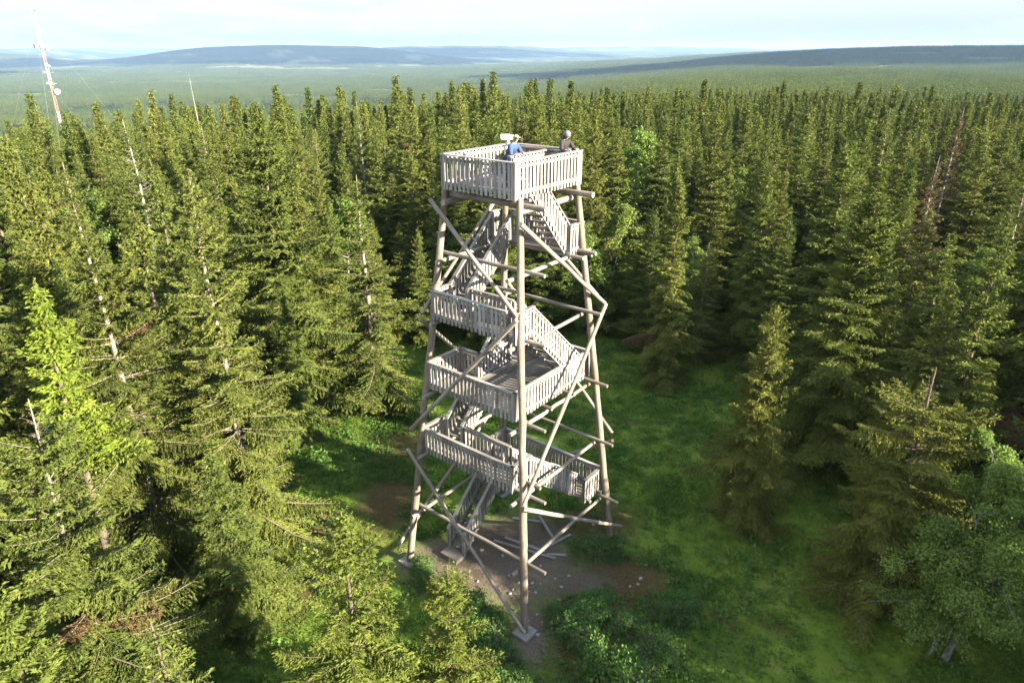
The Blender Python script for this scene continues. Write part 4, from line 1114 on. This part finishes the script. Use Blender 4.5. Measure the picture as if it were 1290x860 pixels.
for k in range(46):
    x = rng.normal() * 1.9 + 1.0; y = 22 + rng.normal() * 2.0
    if k == 0: x, y = -8.0, 21.6
    o = bpy.data.objects.new("stone", SM[k % 4]); COL.objects.link(o); o.location = (x, y, float(terrain(x, y)) + .02); s = rng.uniform(.15, .6) if k else 1.3; o.scale = (s, s, s); o.rotation_euler = (0, 0, rng.uniform(0, 6.28))
    if k: tag(o, "small pale stone on the bare trodden soil under the tower", "stone", "stones under the tower")
    else: tag(o, "single white stone in the grass left of the tower below the tall spruce", "stone")

# ------------------------------------------------------------------ clouds whose shadows lie on the far fells
SUN_EL, SUN_AZ = R(20.0), R(119.0)      # azimuth clockwise from +Y
sd = Vector((math.cos(SUN_EL) * math.sin(SUN_AZ), math.cos(SUN_EL) * math.cos(SUN_AZ), math.sin(SUN_EL)))
def cloud(tx, ty, tz, rx, ry, rz_, hgt, seed):
    rs = np.random.RandomState(seed)
    c = Vector((tx, ty, tz)) + sd * ((hgt - tz) / sd.z)
    bm = bmesh.new()
    for k in range(36):
        a_ = rs.uniform(0, 6.28); f = math.sqrt(rs.rand())
        s = rs.uniform(.25, .5)
        mt = Matrix.Translation((math.cos(a_) * f * rx * .75, math.sin(a_) * f * ry * .75, rs.uniform(0, 60))) @ Matrix.Diagonal((rx * s, ry * s, 70 + 60 * rs.rand(), 1))
        bmesh.ops.create_icosphere(bm, subdivisions=2, radius=1, matrix=mt)
    me = bpy.data.meshes.new("cloud"); bm.to_mesh(me); bm.free(); me.materials.append(M["cloud"])
    me.polygons.foreach_set("use_smooth", [True] * len(me.polygons))
    o = bpy.data.objects.new("cloud", me); COL.objects.link(o); o.location = c; o.rotation_euler = (0, 0, rz_); tag(o, kind="stuff"); return o
M["cloud"] = simple("cloud_white", (.85, .85, .85), 1.0, var=.02)
cloud(-2150, 6900, 0, 2500, 1200, 0, 1500, 1)
cloud(-3500, 4700, -80, 800, 420, .3, 1400, 2)
cloud(-700, 9500, 0, 2500, 900, 0, 1700, 5)
cloud(1500, 2550, -10, 1500, 820, -.5, 1000, 3)

# ------------------------------------------------------------------ sky, sun, air
w = bpy.data.worlds.new("World"); SC.world = w; w.use_nodes = True
nt = w.node_tree; nt.nodes.clear()
out = nt.nodes.new("ShaderNodeOutputWorld"); bg = nt.nodes.new("ShaderNodeBackground")
sky = N(nt, "ShaderNodeTexSky", sky_type="NISHITA", sun_disc=False, sun_elevation=SUN_EL, sun_rotation=SUN_AZ, altitude=400, air_density=1.0, dust_density=0.6, ozone_density=1.0)
tc = N(nt, "ShaderNodeTexCoord"); sp = N(nt, "ShaderNodeSeparateXYZ"); nt.links.new(tc.outputs["Generated"], sp.inputs[0])
# clouds lie in a layer overhead: project the direction on to it
zc = mth(nt, "ADD", mth(nt, "MAXIMUM", sp.outputs[2], 0.0), 0.035)
cv = N(nt, "ShaderNodeCombineXYZ"); nt.links.new(mth(nt, "DIVIDE", sp.outputs[0], zc), cv.inputs[0]); nt.links.new(mth(nt, "DIVIDE", sp.outputs[1], zc), cv.inputs[1])
c1 = noise(nt, cv.outputs[0], 0.17, 9, 0.62, .5)
mp = N(nt, "ShaderNodeMapping", inp={"Scale": (9, 9, 34)}); nt.links.new(tc.outputs["Generated"], mp.inputs[0])
c2 = noise(nt, mp.outputs[0], 1.0, 8, 0.6, .3)
cl = mth(nt, "ADD", mth(nt, "MULTIPLY", c1, .45), mth(nt, "MULTIPLY", c2, .55))
# more cloud towards the left, clearer sky towards the right
cl = mth(nt, "SUBTRACT", cl, mth(nt, "MULTIPLY", sp.outputs[0], .16))
cr = ramp(nt, [(0.45, 0.0), (0.60, 0.95)]); nt.links.new(cl, cr.inputs[0])
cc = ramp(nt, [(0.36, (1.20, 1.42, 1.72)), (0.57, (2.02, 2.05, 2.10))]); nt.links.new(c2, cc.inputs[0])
hz = N(nt, "ShaderNodeMapRange", inp={1: 0.0, 2: 0.30, 3: 0.92, 4: 0.0}); nt.links.new(sp.outputs[2], hz.inputs[0])
hcol = ramp(nt, [(0.0, (1.22, 1.46, 1.76)), (1.0, (0.94, 1.19, 1.58))])
nt.links.new(mth(nt, "MULTIPLY_ADD", sp.outputs[0], .8, .5), hcol.inputs[0])
skb = mixc(nt, hz.outputs[0], sky.outputs[0], hcol.outputs[0])
ov = N(nt, "ShaderNodeMapRange", inp={1: 0.10, 2: 0.45, 3: 1.0, 4: 2.35}); nt.links.new(sp.outputs[2], ov.inputs[0])   # cloud brightened overhead, above the view, to add fill light
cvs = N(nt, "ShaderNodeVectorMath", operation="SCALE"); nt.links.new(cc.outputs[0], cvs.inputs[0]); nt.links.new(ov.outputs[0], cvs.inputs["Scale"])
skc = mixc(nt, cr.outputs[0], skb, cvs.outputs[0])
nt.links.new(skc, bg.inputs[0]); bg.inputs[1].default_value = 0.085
nt.links.new(bg.outputs[0], out.inputs[0])
sl = bpy.data.lights.new("sun", "SUN"); sl.energy = 5.0; sl.angle = R(0.55); sl.color = (1.0, 0.885, 0.70)
so = bpy.data.objects.new("sun", sl); COL.objects.link(so); so.rotation_euler = sd.to_track_quat("Z", "Y").to_euler(); so.location = (0, 0, 60)

HAZE = True
if HAZE:
    b = MB(); b.box(-31000, 31000, -4000, 31000, -190, 140)
    m, nt2, out2 = new_mat("haze_air")
    pv = N(nt2, "ShaderNodeVolumePrincipled"); pv.inputs["Color"].default_value = (.42, .64, 1.0, 1); pv.inputs["Density"].default_value = 0.000062; pv.inputs["Anisotropy"].default_value = 0.1
    nt2.links.new(pv.outputs[0], out2.inputs["Volume"])
    tag(b.build("haze", m), kind="stuff")

# ------------------------------------------------------------------ render settings
SC.view_settings.view_transform = "Standard"; SC.view_settings.look = "None"; SC.view_settings.exposure = 2.5; SC.view_settings.gamma = 1
SC.render.engine = "CYCLES"
cy = SC.cycles
cy.max_bounces = 6; cy.diffuse_bounces = 3; cy.glossy_bounces = 2; cy.transmission_bounces = 4; cy.transparent_max_bounces = 4; cy.volume_bounces = 0
cy.caustics_reflective = False; cy.caustics_refractive = False; cy.use_adaptive_sampling = True; cy.adaptive_threshold = 0.008; cy.sample_clamp_indirect = 6
cy.use_denoising = True; cy.denoiser = "OPENIMAGEDENOISE"; cy.denoising_input_passes = "RGB_ALBEDO_NORMAL"; cy.denoising_prefilter = "NONE"
